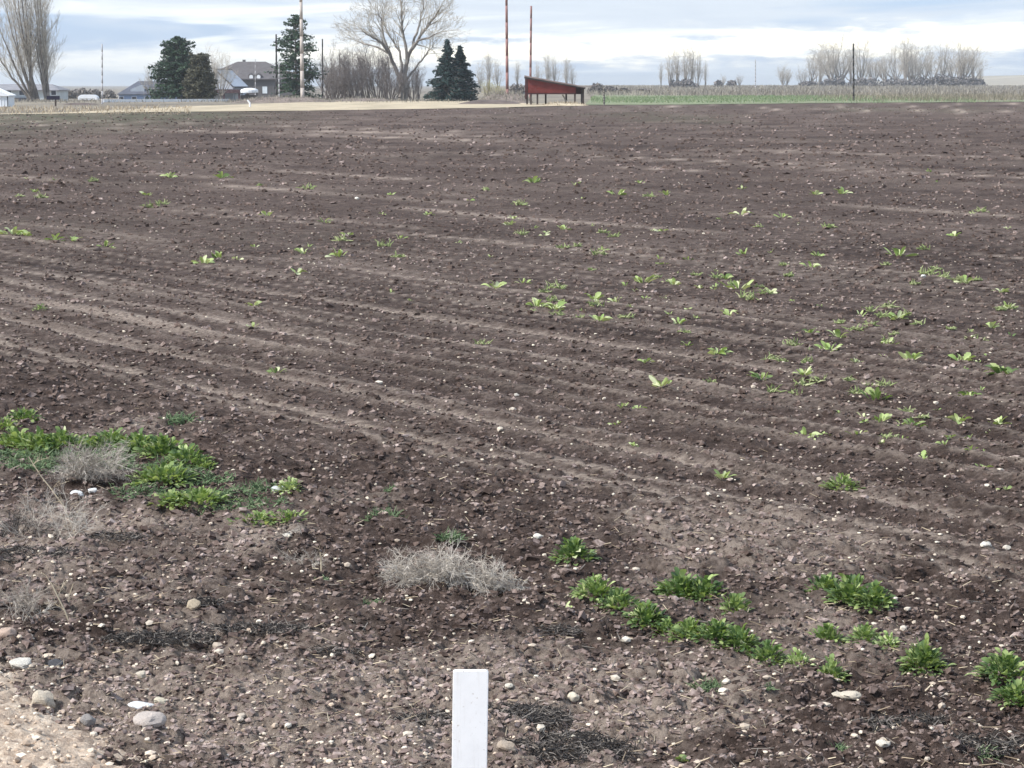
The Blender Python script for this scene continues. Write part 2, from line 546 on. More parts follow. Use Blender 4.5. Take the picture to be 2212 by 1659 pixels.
def dry_ground(n, b, out):
    t = n.node('ShaderNodeTexCoord'); co = t.outputs['Object']
    mp = n.node('ShaderNodeMapping', {0: co}); mp.inputs['Scale'].default_value = (0.12, 0.03, 1)
    big = n.noise(mp.outputs[0], 1.0, 5, 0.65)
    fine = n.noise(co, 1.6, 5, 0.7)
    k = n.math('ADD', n.math('MULTIPLY', big, 0.6), n.math('MULTIPLY', fine, 0.4))
    n.set(b, 'Base Color', n.ramp(k, [(0.36, (0.11, 0.095, 0.075)), (0.5, (0.20, 0.175, 0.14)), (0.64, (0.31, 0.27, 0.20))]))
    b.inputs['Roughness'].default_value = 0.95


M_GROUND = material('dry_ground', dry_ground)


def flat_zone(name, pts, mat, lift, nx=60, ny=14):
    """strip between a near and a far line given as matching points"""
    near, far = pts
    na = np.array([[p.x, p.y] for p in near]); fa = np.array([[p.x, p.y] for p in far])
    tt = np.linspace(0, 1, nx); kn = np.linspace(0, 1, len(near))
    nx_, ny_ = np.interp(tt, kn, na[:, 0]), np.interp(tt, kn, na[:, 1])
    fx_, fy_ = np.interp(tt, kn, fa[:, 0]), np.interp(tt, kn, fa[:, 1])
    w = np.linspace(0, 1, ny)[:, None]
    X = nx_[None] * (1 - w) + fx_[None] * w; Y = ny_[None] * (1 - w) + fy_[None] * w
    jit = (fbm(X * 0.35, Y * 0.2, 3, 33) - 0.5) * 4.0
    Y = Y + jit * ((w == 0) | (w == 1))
    Z = ground_z(X.ravel(), Y.ravel()) + lift
    i = np.arange(ny - 1)[:, None] * nx + np.arange(nx - 1)[None, :]
    f = np.stack([i, i + 1, i + nx + 1, i + nx], -1).reshape(-1, 4)
    o = obj(name, mesh_np(name, np.stack([X.ravel(), Y.ravel(), Z], 1), f, True), mat)
    return tag(o, kind='structure')


build_field()
gx = np.concatenate([np.linspace(-3500, -260, 14), np.linspace(-240, 240, 97), np.linspace(260, 3500, 14)])
gy = np.concatenate([np.linspace(-60, 100, 9), np.linspace(105, 480, 80), np.linspace(500, 1100, 40), np.linspace(1200, 7500, 12)])
g = sheet('ground', gx, gy, ground_z, M_GROUND, -0.05)
g['label'] = 'dry brown open land beyond the tilled field'

M_TAN = plain('dry_straw_strip', (0.43, 0.365, 0.26), 0.38, 0.35, 0.95)
near = [G(x, y) for x, y in [(0, 247), (120, 246), (250, 243.5), (430, 241), (600, 239.5), (800, 237), (1000, 234), (1150, 230.5), (1260, 227.2)]]
far = [G(x, y) for x, y in [(0, 245.5), (120, 243.5), (250, 238), (430, 229), (600, 223), (800, 217), (1000, 218.5), (1150, 224), (1260, 224)]]
o = flat_zone('dirt_road', (near, far), M_TAN, 0.012)
o['label'] = 'pale straw-coloured dirt track along the far edge of the field'


def green_field(n, b, out):
    t = n.node('ShaderNodeTexCoord'); co = t.outputs['Object']
    mp = n.node('ShaderNodeMapping', {0: co}); mp.inputs['Scale'].default_value = (0.25, 0.05, 1)
    k = n.math('ADD', n.math('MULTIPLY', n.noise(mp.outputs[0], 1.0, 5, 0.65), 0.6), n.math('MULTIPLY', n.noise(co, 2.0, 4, 0.7), 0.4))
    n.set(b, 'Base Color', n.ramp(k, [(0.36, (0.25, 0.225, 0.155)), (0.5, (0.175, 0.205, 0.115)), (0.64, (0.22, 0.26, 0.155))]))
    b.inputs['Roughness'].default_value = 0.9


M_GREEN = material('young_crop', green_field)
near = [G(x, y) for x, y in [(1262, 227), (1500, 225.6), (1700, 223.6), (1950, 221.4), (2212, 219.8), (2700, 216.5)]]
far = [G(x, y) for x, y in [(1285, 204), (1500, 206.5), (1700, 210), (1950, 215), (2080, 216.5), (2600, 214.5)]]
o = flat_zone('green_field', (near, far), M_GREEN, 0.014)
o['label'] = 'strip of young green crop beyond the tilled field on the right'

# far rise of the land on the right horizon
hx = np.linspace(160, 900, 50); hy = np.linspace(1300, 1900, 12)
o = sheet('hill', hx, hy, lambda x, y: ground_z(x, y) + 10.0 * sstep(215, 460, x) * sstep(1300, 1600, y) * (0.7 + 0.5 * fbm(x * 0.01, y * 0.003, 3, 9)) - 0.4,
          plain('far_hill_grass', (0.33, 0.30, 0.24), 0.2, 0.02, 0.95))
o['label'] = 'low tan rise on the horizon at the far right'

# gravel shoulder at the near left corner
def gravel_z(x, y):
    e = (x + 0.80) * 1.0 + (y - 5.05) * 0.62 + 0.25 * (fbm(x * 2, y * 2, 3, 210) - 0.5)
    k = sstep(0.25, -0.5, e)
    return -0.05 + 0.125 * k + 0.012 * lumps(x, y, 0.035, 211) + 0.008 * lumps(x, y, 0.018, 212)


def gravel_mat(n, b, out):
    t = n.node('ShaderNodeTexCoord'); co = t.outputs['Object']
    k = n.math('ADD', n.math('MULTIPLY', n.noise(co, 60, 4, 0.7), 0.6), n.math('MULTIPLY', n.noise(co, 9, 4, 0.6), 0.4))
    n.set(b, 'Base Color', n.ramp(k, [(0.36, (0.24, 0.175, 0.135)), (0.5, (0.47, 0.375, 0.29)), (0.64, (0.66, 0.56, 0.45))]))
    bn = n.node('ShaderNodeBump', {'Height': n.noise(co, 120.0, 4, 0.7), 'Strength': 0.6, 'Distance': 0.01})
    n.set(b, 'Normal', bn.outputs[0])


o = sheet('gravel_shoulder', np.linspace(-2.6, -0.25, 210), np.linspace(2.6, 6.3, 240), gravel_z, material('gravel_ground', gravel_mat))
o['label'] = 'pale pinkish gravel shoulder in the near left corner'

# ------------------------------------------------------------------ clods, pebbles, litter
ICO_V = None


def ico():
    p = (1 + 5 ** 0.5) / 2
    v = np.array([(-1, p, 0), (1, p, 0), (-1, -p, 0), (1, -p, 0), (0, -1, p), (0, 1, p), (0, -1, -p), (0, 1, -p), (p, 0, -1), (p, 0, 1), (-p, 0, -1), (-p, 0, 1)], float)
    v /= np.linalg.norm(v[0])
    f = np.array([(0, 11, 5), (0, 5, 1), (0, 1, 7), (0, 7, 10), (0, 10, 11), (1, 5, 9), (5, 11, 4), (11, 10, 2), (10, 7, 6), (7, 1, 8), (3, 9, 4), (3, 4, 2), (3, 2, 6), (3, 6, 8), (3, 8, 9), (4, 9, 5), (2, 4, 11), (6, 2, 10), (8, 6, 7), (9, 8, 1)])
    return v, f


ICO_V, ICO_F = ico()


CUBE_V = np.array([(x, y, z) for x in (-1, 1) for y in (-1, 1) for z in (-1, 1)], float) * 0.72
CUBE_F = np.array([(0, 1, 3, 2), (4, 6, 7, 5), (0, 4, 5, 1), (2, 3, 7, 6), (0, 2, 6, 4), (1, 5, 7, 3)])


def scatter_rocks(name, x, y, z, size, flat=(0.45, 0.8), rough=0.28, mat=None, tone=None, crumb=False):
    n = len(x)
    BV, BF = (CUBE_V, CUBE_F) if crumb else (ICO_V, ICO_F)
    k = len(BV)
    v = BV[None] * (1 + rough * rng.uniform(-1, 1, (n, k, 1))) + (0.30 if crumb else 0.12) * rng.uniform(-1, 1, (n, k, 3))
    if crumb:                                   # tumble the crumbs
        a, b = rng.uniform(-0.8, 0.8, n)[:, None], rng.uniform(-0.8, 0.8, n)[:, None]
        vy, vz = v[..., 1] * np.cos(a) - v[..., 2] * np.sin(a), v[..., 1] * np.sin(a) + v[..., 2] * np.cos(a)
        vx, vz = v[..., 0] * np.cos(b) + vz * np.sin(b), -v[..., 0] * np.sin(b) + vz * np.cos(b)
        v = np.stack([vx, vy, vz], -1)
    sc = np.stack([rng.uniform(0.75, 1.5, n), rng.uniform(0.7, 1.1, n), rng.uniform(*flat, n)], 1)
    v = v * sc[:, None, :] * size[:, None, None]
    th = rng.uniform(0, 6.28, n); c, s = np.cos(th)[:, None], np.sin(th)[:, None]
    vx = v[..., 0] * c - v[..., 1] * s; vy = v[..., 0] * s + v[..., 1] * c
    v = np.stack([vx + x[:, None], vy + y[:, None], v[..., 2] + z[:, None]], -1)
    f = (np.arange(n) * k)[:, None, None] + BF[None]
    if tone is None: tone = rng.uniform(0, 1, n)
    o = obj(name, mesh_np(name, v.reshape(-1, 3), f.reshape(-1, BF.shape[1]), attrs={'tone': np.repeat(tone, k)}), mat)
    return o


def scatter_xy(n, d0, d1, umax=0.27, power=1.0):
    """points with a density falling off with distance"""
    k = rng.uniform(0, 1, n)
    inv = 1 / d0 + (1 / d1 - 1 / d0) * k ** power
    y = 1 / inv
    return y * rng.uniform(-umax, umax, n), y


# soil clods, spread evenly over what the eye sees of the field, larger ones carried further out
x, y = scatter_xy(76000, 4.4, 165, 0.262)
s_ = np.minimum(0.0044 * (y / 5.0) ** 0.84 * np.exp(np.clip(rng.normal(0, 0.42, len(x)), -1, 0.95)), 0.055)
s_ = s_ * (1 - 0.22 * sstep(4.7, 6.4, rowcoords(x, y)[0]) * sstep(60, 25, y))
pr, st, cr = rows(x, y)
keep = (rng.uniform(0, 1, len(x)) > cr * 0.8) & (y < edge_D(x / y) - 3)
x, y, s_ = x[keep], y[keep], s_[keep]
o = scatter_rocks('soil_clods', x, y, field_z(x, y, res_at(y)) + s_ * 0.15, s_, (0.5, 0.9), 0.25, M_CLOD, np.clip(rng.normal(0.56, 0.27, len(x)) + 0.3 * pale_patch(x, y, rowcoords(x, y)[0]) + 0.24 * shoulder(x, y) + (rng.uniform(0, 1, len(x)) < 0.05) * 0.35, 0, 1), True)
tag(o, 'loose clods of dark tilled soil strewn over the field', 'soil clods', None, 'stuff')

# uncountable small pebbles
x, y = scatter_xy(3600, 4.4, 40, 0.27, 0.9)
s_ = 0.0023 + 0.0052 * rng.uniform(0, 1, len(x)) ** 2.5 + 0.00022 * y
o = scatter_rocks('pebbles', x, y, field_z(x, y, res_at(y)) + s_ * 0.45, s_, (0.5, 0.8), 0.25, M_PEBBLE, np.clip(rng.normal(0.5, 0.22, len(x)), 0, 1))
tag(o, 'tiny pale pebbles speckling the tilled soil', 'pebbles', None, 'stuff')

# gravel on the shoulder
x = rng.uniform(-1.9, -0.3, 5200); y = rng.uniform(4.0, 6.2, 5200)
gz = gravel_z(x, y); k = gz > field_z(x, y) - 0.012
x, y, gz = x[k], y[k], gz[k]
s_ = 0.003 + 0.008 * rng.uniform(0, 1, len(x)) ** 2.4
x2, y2 = scatter_xy(5200, 4.4, 7.2, 0.27)
k = rng.uniform(0, 1, len(x2)) < 0.75 * shoulder(x2, y2) ** 1.3
x2, y2 = x2[k], y2[k]
x, y, gz = np.concatenate([x, x2]), np.concatenate([y, y2]), np.concatenate([gz, field_z(x2, y2, res_at(y2))])
s_ = np.concatenate([s_, 0.003 + 0.007 * rng.uniform(0, 1, len(x2)) ** 2.5])
o = scatter_rocks('gravel_stones', x, y, gz + s_ * 0.2, s_, (0.5, 0.85), 0.25, M_GRAVEL)
tag(o, 'loose pale gravel heaped on the near left shoulder', 'gravel', None, 'stuff')


def litter(name, n, d0, d1, l0, l1, mat, label, cat, near_only=True):
    x, y = scatter_xy(n, d0, d1)
    s, t = rowcoords(x, y)
    k = rng.uniform(0, 1, n) < (0.15 + 0.85 * sstep(6.6, 4.8, s))
    x, y = x[k], y[k]; n = len(x)
    z = field_z(x, y, res_at(y))
    th = rng.uniform(0, 6.28, n); L = rng.uniform(l0, l1, n); up = rng.uniform(-0.05, 0.4, n)
    d = np.stack([np.cos(th) * np.cos(up), np.sin(th) * np.cos(up), np.sin(up)], 1) * L[:, None]
    p0 = np.stack([x, y, z + 0.004], 1)
    r = rng.uniform(0.0006, 0.0019, n)
    o = obj(name, segs_mesh(name, p0, p0 + d, r, r * 0.7, 3, rng.uniform(0, 1, n)), mat)
    tag(o, label, cat, None, 'stuff')


litter('straw_litter', 3200, 4.4, 11, 0.010, 0.045, M_STRAW, 'bits of dry straw lying on the near soil', 'straw')
litter('dead_stem_litter', 2000, 4.4, 9.5, 0.015, 0.06, M_CHAR, 'bits of dark dead stem lying on the near soil', 'stems')

# ------------------------------------------------------------------ countable stones
def rock_mesh(name, seed, sub=2, rough=0.22):
    import bmesh
    r = np.random.default_rng(seed)
    bm = bmesh.new(); bmesh.ops.create_icosphere(bm, subdivisions=sub, radius=1.0)
    off = r.uniform(-20, 20, 3)
    planes = [(Vector(r.normal(size=3)).normalized(), r.uniform(0.62, 0.92)) for _ in range(13)]
    for v in bm.verts:
        for nrm, d in planes:
            k = v.co.dot(nrm)
            if k > d: v.co -= nrm * (k - d) * 0.97
        q = v.co * 1.7
        k = vnoise(np.array([q.x + off[0] + q.z]), np.array([q.y + off[1] - q.z]), seed)[0]
        v.co *= 1 + rough * (k - 0.5) * 2
    m = bpy.data.meshes.new(name); bm.to_mesh(m); bm.free()
    return m


STONE_M = [rock_mesh('stone', 300 + i, 1, 0.2) for i in range(8)]
for m in STONE_M: m.materials.append(M_STONE)
BIG_M = [rock_mesh('rock', 330 + i, 3, 0.17) for i in range(5)]
for m in BIG_M: m.polygons.foreach_set('use_smooth', np.zeros(len(m.polygons), bool))


def place_stone(px, py, wpx, hpx=None, label=None, group=None, mesh=None, mat=None, name='stone'):
    g0 = G(px, py)
    s = wpx * scale_at(g0.y) * 0.5
    hs = (hpx or wpx * 0.6) * scale_at(g0.y) * 0.5
    z = fz(g0.x, g0.y, s)
    m = mesh or random.choice(STONE_M)
    o = obj(name, m, mat if not m.materials else None, None, (g0.x, g0.y, z + hs * 0.35), (random.uniform(-.2, .2), random.uniform(-.2, .2), random.uniform(0, 6.28)), (s, s * random.uniform(0.7, 1.0), hs))
    if mesh is not None:
        o.rotation_euler = (0, 0, random.uniform(-.4, .4)); o.location.z += hs * 0.25
    return tag(o, label, 'stone', group)


def stone_mat(name, c): return plain(name, c, 0.28, 14.0, 0.85, 0.5)


special = [
    (97, 1548, 68, 60, 'large cream rock with dark underside on the near left gravel', 0, (0.66, 0.58, 0.47), 'rock'),
    (190, 1592, 44, 40, 'grey rounded rock half buried in the near left gravel', 1, (0.33, 0.31, 0.30), 'rock'),
    (322, 1604, 92, 46, 'flat slab-like rock with pale top at the bottom left', 2, (0.60, 0.53, 0.48), 'rock'),
    (45, 1466, 84, 30, 'long flat whitish stone at the left edge beside the dark chunk', 3, (0.76, 0.72, 0.64), 'rock'),
    (118, 1450, 56, 26, 'dark grey chunk touching the long whitish stone at left', 4, (0.10, 0.10, 0.11), 'rock'),
    (304, 1550, 72, 20, 'bright white flat stone between the two left rocks', 1, (0.86, 0.87, 0.88), 'rock'),
    (348, 1552, 40, 22, 'cream stone touching the bright white flat stone', 0, (0.70, 0.64, 0.50), 'rock'),
    (16, 1408, 50, 34, 'pinkish stone cut by the left edge of the picture', 2, (0.58, 0.44, 0.36), 'rock'),
    (305, 1478, 36, 24, 'cream wedge-shaped stone above the left rocks', 3, (0.72, 0.64, 0.52), 'rock'),
    (418, 1352, 44, 30, 'yellowish crumbly stone in the pale patch left of centre', 4, (0.55, 0.46, 0.34), 'rock'),
    (168, 1071, 40, 18, 'white stone in front of the dead tumbleweed, left of a pair', 0, (0.86, 0.86, 0.84), 'rock'),
    (200, 1067, 34, 14, 'white stone in front of the dead tumbleweed, right of a pair', 3, (0.86, 0.86, 0.84), 'rock'),
    (621, 1180, 34, 16, 'pale flat stone beside the dead stems left of the dry brush', 2, (0.66, 0.62, 0.55), 'rock'),
    (1162, 1189, 26, 18, 'white stone left of the lone round green weed', 1, (0.82, 0.79, 0.70), 'rock'),
    (2130, 1208, 30, 18, 'white stone above the right-hand weeds near the frame edge', 0, (0.80, 0.76, 0.68), 'rock'),
    (1835, 1548, 60, 24, 'cream slab of stone below the right-hand weed row', 2, (0.72, 0.64, 0.52), 'rock'),
    (1810, 1530, 50, 12, 'thin pale splinter of stone beside the cream slab', 3, (0.70, 0.62, 0.50), 'rock'),
    (1236, 1613, 26, 20, 'cream stone on dark debris right of the white post', 4, (0.80, 0.75, 0.62), 'rock'),
    (1238, 1536, 34, 30, 'cream angular stone at the top of the dark debris heap', 1, (0.78, 0.70, 0.56), 'rock'),
    (1099, 1522, 24, 14, 'cream stone between the white post and the angular debris stone', 2, (0.78, 0.72, 0.60), 'rock'),
    (600, 1083, 46, 16, 'whitish flat stone among the low green weeds at left', 3, (0.78, 0.80, 0.82), 'rock'),
    (1995, 602, 14, 9, 'white stone lying alone in the middle of the right field', 0, (0.86, 0.85, 0.80), 'rock'),
    (771, 431, 12, 9, 'white stone lying alone far out left of centre', 1, (0.88, 0.85, 0.74), 'rock'),
    (3018 / 1.3888, 1665 / 1.3888, 24, 14, 'cream stone at the right edge above the weeds', 4, (0.76, 0.70, 0.60), 'rock'),
    (1905, 1648, 40, 22, 'cream stone at the bottom edge right of the debris', 1, (0.76, 0.70, 0.60), 'rock'),
    (1096, 1652, 60, 34, 'rounded tan stone at the bottom edge beside the post', 0, (0.48, 0.40, 0.32), 'rock'),
]
for i, (a, b_, w, h_, lab, mi, c, nm) in enumerate(special):
    m = BIG_M[mi].copy(); m.materials.clear(); w, h_ = w * 0.84, h_ * 0.84; c = tuple(v * 0.86 for v in c)
    place_stone(a, b_, w, h_, lab, None, m, stone_mat('stone_colour_%d' % i, c), nm)

# the ordinary pale stones: largest in the picture, individually placed
for k in range(215):
    v = random.uniform(0, 1)
    y_ = 760 + 890 * (v ** 0.75)
    x_ = random.uniform(5, 2207)
    if x_ < 700 and y_ < 1150 and random.random() < 0.6: continue
    if 960 < x_ < 1070 and y_ > 1420: continue
    w = random.choice([9, 11, 12, 13, 15, 17, 20, 25]) * (0.75 + 0.45 * (y_ - 760) / 890)
    place_stone(x_, y_, w, w * random.uniform(0.45, 0.75), 'small pale stone lying loose on the tilled soil', 'small pale stones strewn over the field')

# ------------------------------------------------------------------ weeds with single leaves
def leaf_mesh(name, mat, width=0.26, arch=0.35, droop=0.25, fold=0.10, lobes=0.0, n=6):
    vv, ff = [], []
    for i in range(n + 1):
        t = i / n
        w = width * (math.sin(math.pi * min(1, t * 0.93 + 0.07)) ** 0.75) * (0.55 + 0.45 * t) + 0.012
        if lobes: w *= 1 - lobes * (0.5 + 0.5 * math.cos(t * math.pi * 7))
        if i == n: w = 0.004
        zc = arch * t - droop * t * t * 1.2
        yc = t * (1 - 0.12 * t)
        vv += [(-w, yc, zc + fold * w * 2), (0, yc, zc - 0.01), (w, yc, zc + fold * w * 2)]
    for i in range(n):
        a = i * 3
        ff += [(a, a + 1, a + 4, a + 3), (a + 1, a + 2, a + 5, a + 4)]
    m = bpy.data.meshes.new(name); m.from_pydata(vv, [], ff); m.update()
    m.polygons.foreach_set('use_smooth', np.ones(len(m.polygons), bool))
    m.materials.append(mat)
    return m


M_FILL = {'mid': toned('small_weed_leaf', [(0.1, (0.085, 0.138, 0.055)), (0.5, (0.21, 0.295, 0.105)), (0.9, (0.44, 0.50, 0.23))], 0.6, 0.3),
          'dark': toned('small_dark_weed_leaf', [(0.1, (0.058, 0.108, 0.046)), (0.5, (0.15, 0.230, 0.083)), (0.9, (0.37, 0.445, 0.18))], 0.6, 0.3),
          'pale': toned('small_pale_weed_leaf', [(0.1, (0.17, 0.27, 0.09)), (0.5, (0.33, 0.42, 0.19)), (0.9, (0.55, 0.58, 0.38))], 0.6, 0.3)}
LEAVES = {}
for key, mt in (('mid', M_LEAF), ('dark', M_LEAFD), ('pale', M_LEAFP)):
    LEAVES[key] = [leaf_mesh('leaf', mt, 0.20, 0.35, 0.30, 0.12), leaf_mesh('leaf', mt, 0.26, 0.45, 0.55, 0.16, 0.15, 8),
                   leaf_mesh('leaf', mt, 0.16, 0.25, 0.10, 0.15), leaf_mesh('leaf', mt, 0.24, 0.40, 0.40, 0.08, 0.3, 9)]


LEAF_NP = {}


def fill_leaves(root, rad, hgt, n, tone):
    """the crowded small leaves inside a clump, too small to pick apart"""
    if 'v' not in LEAF_NP:
        m = LEAVES['mid'][0]
        LEAF_NP['v'] = np.array([v.co[:] for v in m.vertices]); LEAF_NP['f'] = np.array([p.vertices[:] for p in m.polygons])
    V, F = LEAF_NP['v'], LEAF_NP['f']
    q = rng.uniform(0, 1, n); az = rng.uniform(0, 6.28, n)
    up = np.radians(np.clip(70 - 74 * q + rng.normal(0, 18, n), -15, 88))
    L = (hgt * 0.32 * (1 - q) + rad * 0.30 * q) * rng.uniform(0.5, 1.25, n)
    br = rad * 0.80 * np.sqrt(q) * rng.uniform(0.4, 1.1, n)
    bz = hgt * 0.62 * (1 - q) * rng.uniform(0.1, 1.1, n) + hgt * 0.05
    v = V[None] * L[:, None, None] * np.array([1.35, 1, 1])
    y = v[..., 1] * np.cos(up)[:, None] - v[..., 2] * np.sin(up)[:, None]
    z = v[..., 1] * np.sin(up)[:, None] + v[..., 2] * np.cos(up)[:, None]
    x = v[..., 0]
    c, s = np.cos(az)[:, None], np.sin(az)[:, None]
    X = x * c - y * s - s * br[:, None]; Y = x * s + y * c + c * br[:, None]; Z = z + bz[:, None]
    f = (np.arange(n) * len(V))[:, None, None] + F[None]
    me = mesh_np('small_leaves', np.stack([X, Y, Z], -1).reshape(-1, 3), f.reshape(-1, 4), True, {'tone': np.repeat(np.clip(rng.normal(0.5, 0.25, n), 0, 1), len(V))})
    tag(obj('small_leaves', me, M_FILL[tone], root), kind='stuff')


def weed(px, py, wpx, hpx, label, group=None, n=26, tone='mid', name='weed', droopy=False):
    """rosette or bushy clump; (px, py) is the foot of the clump in the picture"""
    g0 = G(px, py)
    sc = scale_at(g0.y)
    rad, hgt = wpx * sc * 0.5, hpx * sc
    rad_y = min(rad, 1.2 * rad)
    root = thing(name, label, 'weed', (g0.x, g0.y, fz(g0.x, g0.y) - 0.004), random.uniform(0, 6.28), group)
    kinds = random.sample(LEAVES[tone], 2)
    if n > 12: fill_leaves(root, rad, hgt, int(n * 3.8), tone)
    for i in range(n):
        q = (i + 0.5) / n                        # 0 = top centre, 1 = outer skirt
        az = i * 2.39996 + random.uniform(-0.5, 0.5)
        big_ = n > 12
        up = R((66 - 62 * q ** 0.8 if big_ else 58 - 44 * q ** 0.8) + random.uniform(-22, 22))
        L = (hgt * 0.40 * (1 - q) + rad * 0.36 * q + (0 if big_ else 0.42 * rad)) * random.uniform(0.6, 1.15)
        base_r = rad * (0.74 if big_ else 0.42) * math.sqrt(q) * random.uniform(0.3, 1.15)
        base_z = hgt * (0.5 if big_ else 0.2) * (1 - q) * random.uniform(0.2, 1.2) + (hgt * 0.2 * (1.1 - q) if big_ else 0)
        obj('leaf', random.choice(kinds if random.random() < 0.9 else LEAVES['pale']), None, root,
            (-math.sin(az) * base_r, math.cos(az) * base_r, base_z),
            (up, random.uniform(-0.7, 0.7), az), (L * (random.uniform(1.0, 1.7) if big_ else random.uniform(0.8, 1.5)), L, L))
    return root


big = [
    (1238, 1236, 78, 62, 'lone round green weed right of the grey dry brush', 34, 'dark'),
    (1470, 1302, 100, 72, 'bushy green weed at the top of the middle pair', 34, 'dark'),
    (1522, 1310, 90, 60, 'bushy green weed leaning on the right of the middle pair', 28, 'dark'),
    (1588, 1340, 66, 58, 'small upright weed at the right end of the middle pair', 22, 'mid'),
    (1285, 1322, 84, 56, 'leafy weed at the upper left end of the long diagonal row', 30, 'mid'),
    (1338, 1342, 80, 56, 'second leafy weed from the upper end of the diagonal row', 28, 'dark'),
    (1395, 1368, 88, 62, 'third leafy weed from the upper end of the diagonal row', 30, 'dark'),
    (1440, 1380, 66, 46, 'low leafy weed filling the gap after the third in the diagonal row', 22, 'mid'),
    (1490, 1398, 84, 62, 'tall leafy weed in the middle of the diagonal row', 30, 'mid'),
    (1545, 1412, 82, 60, 'leafy weed just right of the middle of the diagonal row', 28, 'dark'),
    (1598, 1424, 84, 62, 'broad dark leafy weed in the lower half of the diagonal row', 30, 'dark'),
    (1660, 1444, 74, 58, 'leafy weed third from the lower end of the diagonal row', 26, 'dark'),
    (1722, 1455, 60, 42, 'pale low weed second from the lower end of the diagonal row', 18, 'pale'),
    (1795, 1476, 66, 56, 'rounded weed at the lower right end of the diagonal row', 26, 'mid'),
    (1785, 1300, 86, 56, 'left lobe of the wide green weed clump at right', 30, 'dark'),
    (1838, 1318, 96, 68, 'middle lobe of the wide green weed clump at right', 36, 'dark'),
    (1890, 1336, 80, 66, 'right lobe of the wide green weed clump at right', 30, 'dark'),
    (1785, 1394, 76, 56, 'pale-tipped weed at the left end of the short right row', 24, 'mid'),
    (1868, 1412, 66, 50, 'weed second from the left in the short right row', 22, 'mid'),
    (1918, 1424, 56, 40, 'low weed between the larger ones of the short right row', 16, 'pale'),
    (1992, 1458, 94, 76, 'tall leafy weed at the right end of the short right row', 36, 'mid'),
    (2168, 1496, 100, 72, 'large leafy weed at the right edge of the picture', 36, 'dark'),
    (2198, 1534, 96, 60, 'spreading dark weed below the large one at the right edge', 30, 'dark'),
    (1820, 1058, 72, 38, 'lone bright weed beside the pale furrow at right', 22, 'mid'),
    (52, 908, 64, 34, 'dark weed at the top of the left green patch', 22, 'dark'),
    (14, 925, 56, 30, 'weed at the left frame edge in the green patch', 20, 'mid'),
    (36, 962, 100, 52, 'leafy weed at the left end of the green patch', 34, 'mid'),
    (84, 972, 96, 54, 'bright leafy weed second in the green patch at left', 34, 'mid'),
    (134, 974, 92, 46, 'leafy weed above the dead tumbleweed in the left green patch', 30, 'dark'),
    (188, 956, 80, 34, 'low weed behind the dead tumbleweed', 22, 'mid'),
    (244, 960, 96, 44, 'leafy weed right of the dead tumbleweed top', 32, 'dark'),
    (300, 972, 96, 52, 'bushy weed in the middle of the right green bank at left', 34, 'dark'),
    (352, 988, 96, 54, 'dark bushy weed past the middle of the green bank at left', 34, 'dark'),
    (404, 1006, 90, 48, 'dark bushy weed near the right end of the green bank at left', 32, 'dark'),
    (440, 1012, 60, 38, 'small weed at the right tip of the green bank at left', 20, 'mid'),
    (352, 1050, 120, 46, 'broad bright weed below the green bank at left', 34, 'mid'),
    (372, 1102, 90, 36, 'low weed at the left of the lower green strip', 28, 'mid'),
    (430, 1106, 110, 40, 'low bright weed at the right of the lower green strip', 30, 'mid'),
    (624, 1088, 56, 38, 'pale weed standing by the whitish flat stone at left', 20, 'pale'),
    (556, 1136, 96, 24, 'low flat weed left of the pair under the whitish stone', 22, 'mid'),
    (620, 1138, 80, 22, 'low flat weed right of the pair under the whitish stone', 20, 'mid'),
    (88, 675, 28, 18, 'small dark weed in the furrows near the left edge', 12, 'dark'),
]
for a, b_, w, h_, lab, n_, tn in big:
    weed(a, b_, w * 1.52, h_ * 0.98, lab, 'large green weeds on the near soil', int(n_ * 1.7), tn)

def blades(n, rx, ry, hmax, l0, l1, r0, spread, seed):
    """many fine upright or sprawling blades; local coordinates"""
    q = np.random.default_rng(seed)
    a = q.uniform(0, 6.28, n); rr = np.sqrt(q.uniform(0, 1, n))
    bx, by = np.cos(a) * rr * rx, np.sin(a) * rr * ry
    az = q.uniform(0, 6.28, n); up = np.clip(q.normal(spread, 0.4, n), -0.05, 1.5)
    L = q.uniform(l0, l1, n)
    d = np.stack([np.cos(az) * np.cos(up), np.sin(az) * np.cos(up), np.sin(up)], 1)
    bz = q.uniform(0, 1, n) * hmax * np.clip(1 - rr * rr, 0.05, 1)
    p0 = np.stack([bx, by, bz], 1)
    p1 = p0 + d * L[:, None] * 0.55
    d2 = d + np.stack([q.normal(0, .3, n), q.normal(0, .3, n), q.normal(-0.25, .3, n)], 1)
    p2 = p1 + d2 / np.linalg.norm(d2, axis=1, keepdims=True) * L[:, None] * 0.45
    r = np.full(n, r0) * q.uniform(0.6, 1.3, n)
    tone = q.uniform(0, 1, n)
    return np.concatenate([p0, p1]), np.concatenate([p1, p2]), np.concatenate([r, r * .8]), np.concatenate([r * .8, r * .3]), np.concatenate([tone, tone])


M_FERNY = toned('feathery_seedling', [(0.1, (0.20, 0.26, 0.10)), (0.5, (0.34, 0.40, 0.18)), (0.9, (0.52, 0.53, 0.32))], 0.7, 0.2)


def feather_seedling(px, py, wpx, hpx, seed):
    g0 = G(px, py); sc = scale_at(g0.y)
    rx, h_ = wpx * sc / 2, hpx * sc
    root = thing('weed_seedling', 'tiny weed seedling dotted among the furrows', 'weed', (g0.x, g0.y, fz(g0.x, g0.y)), 0, 'tiny weed seedlings in the field')
    a = blades(26, rx * 0.8, rx * 0.6, h_ * 0.4, h_ * 0.5, h_ * 1.3, sc * 1.6, 0.5, seed)
    tag(obj('leaves', segs_mesh('leaves', *a[:4], 3, a[4]), M_FERNY, root), kind='stuff')


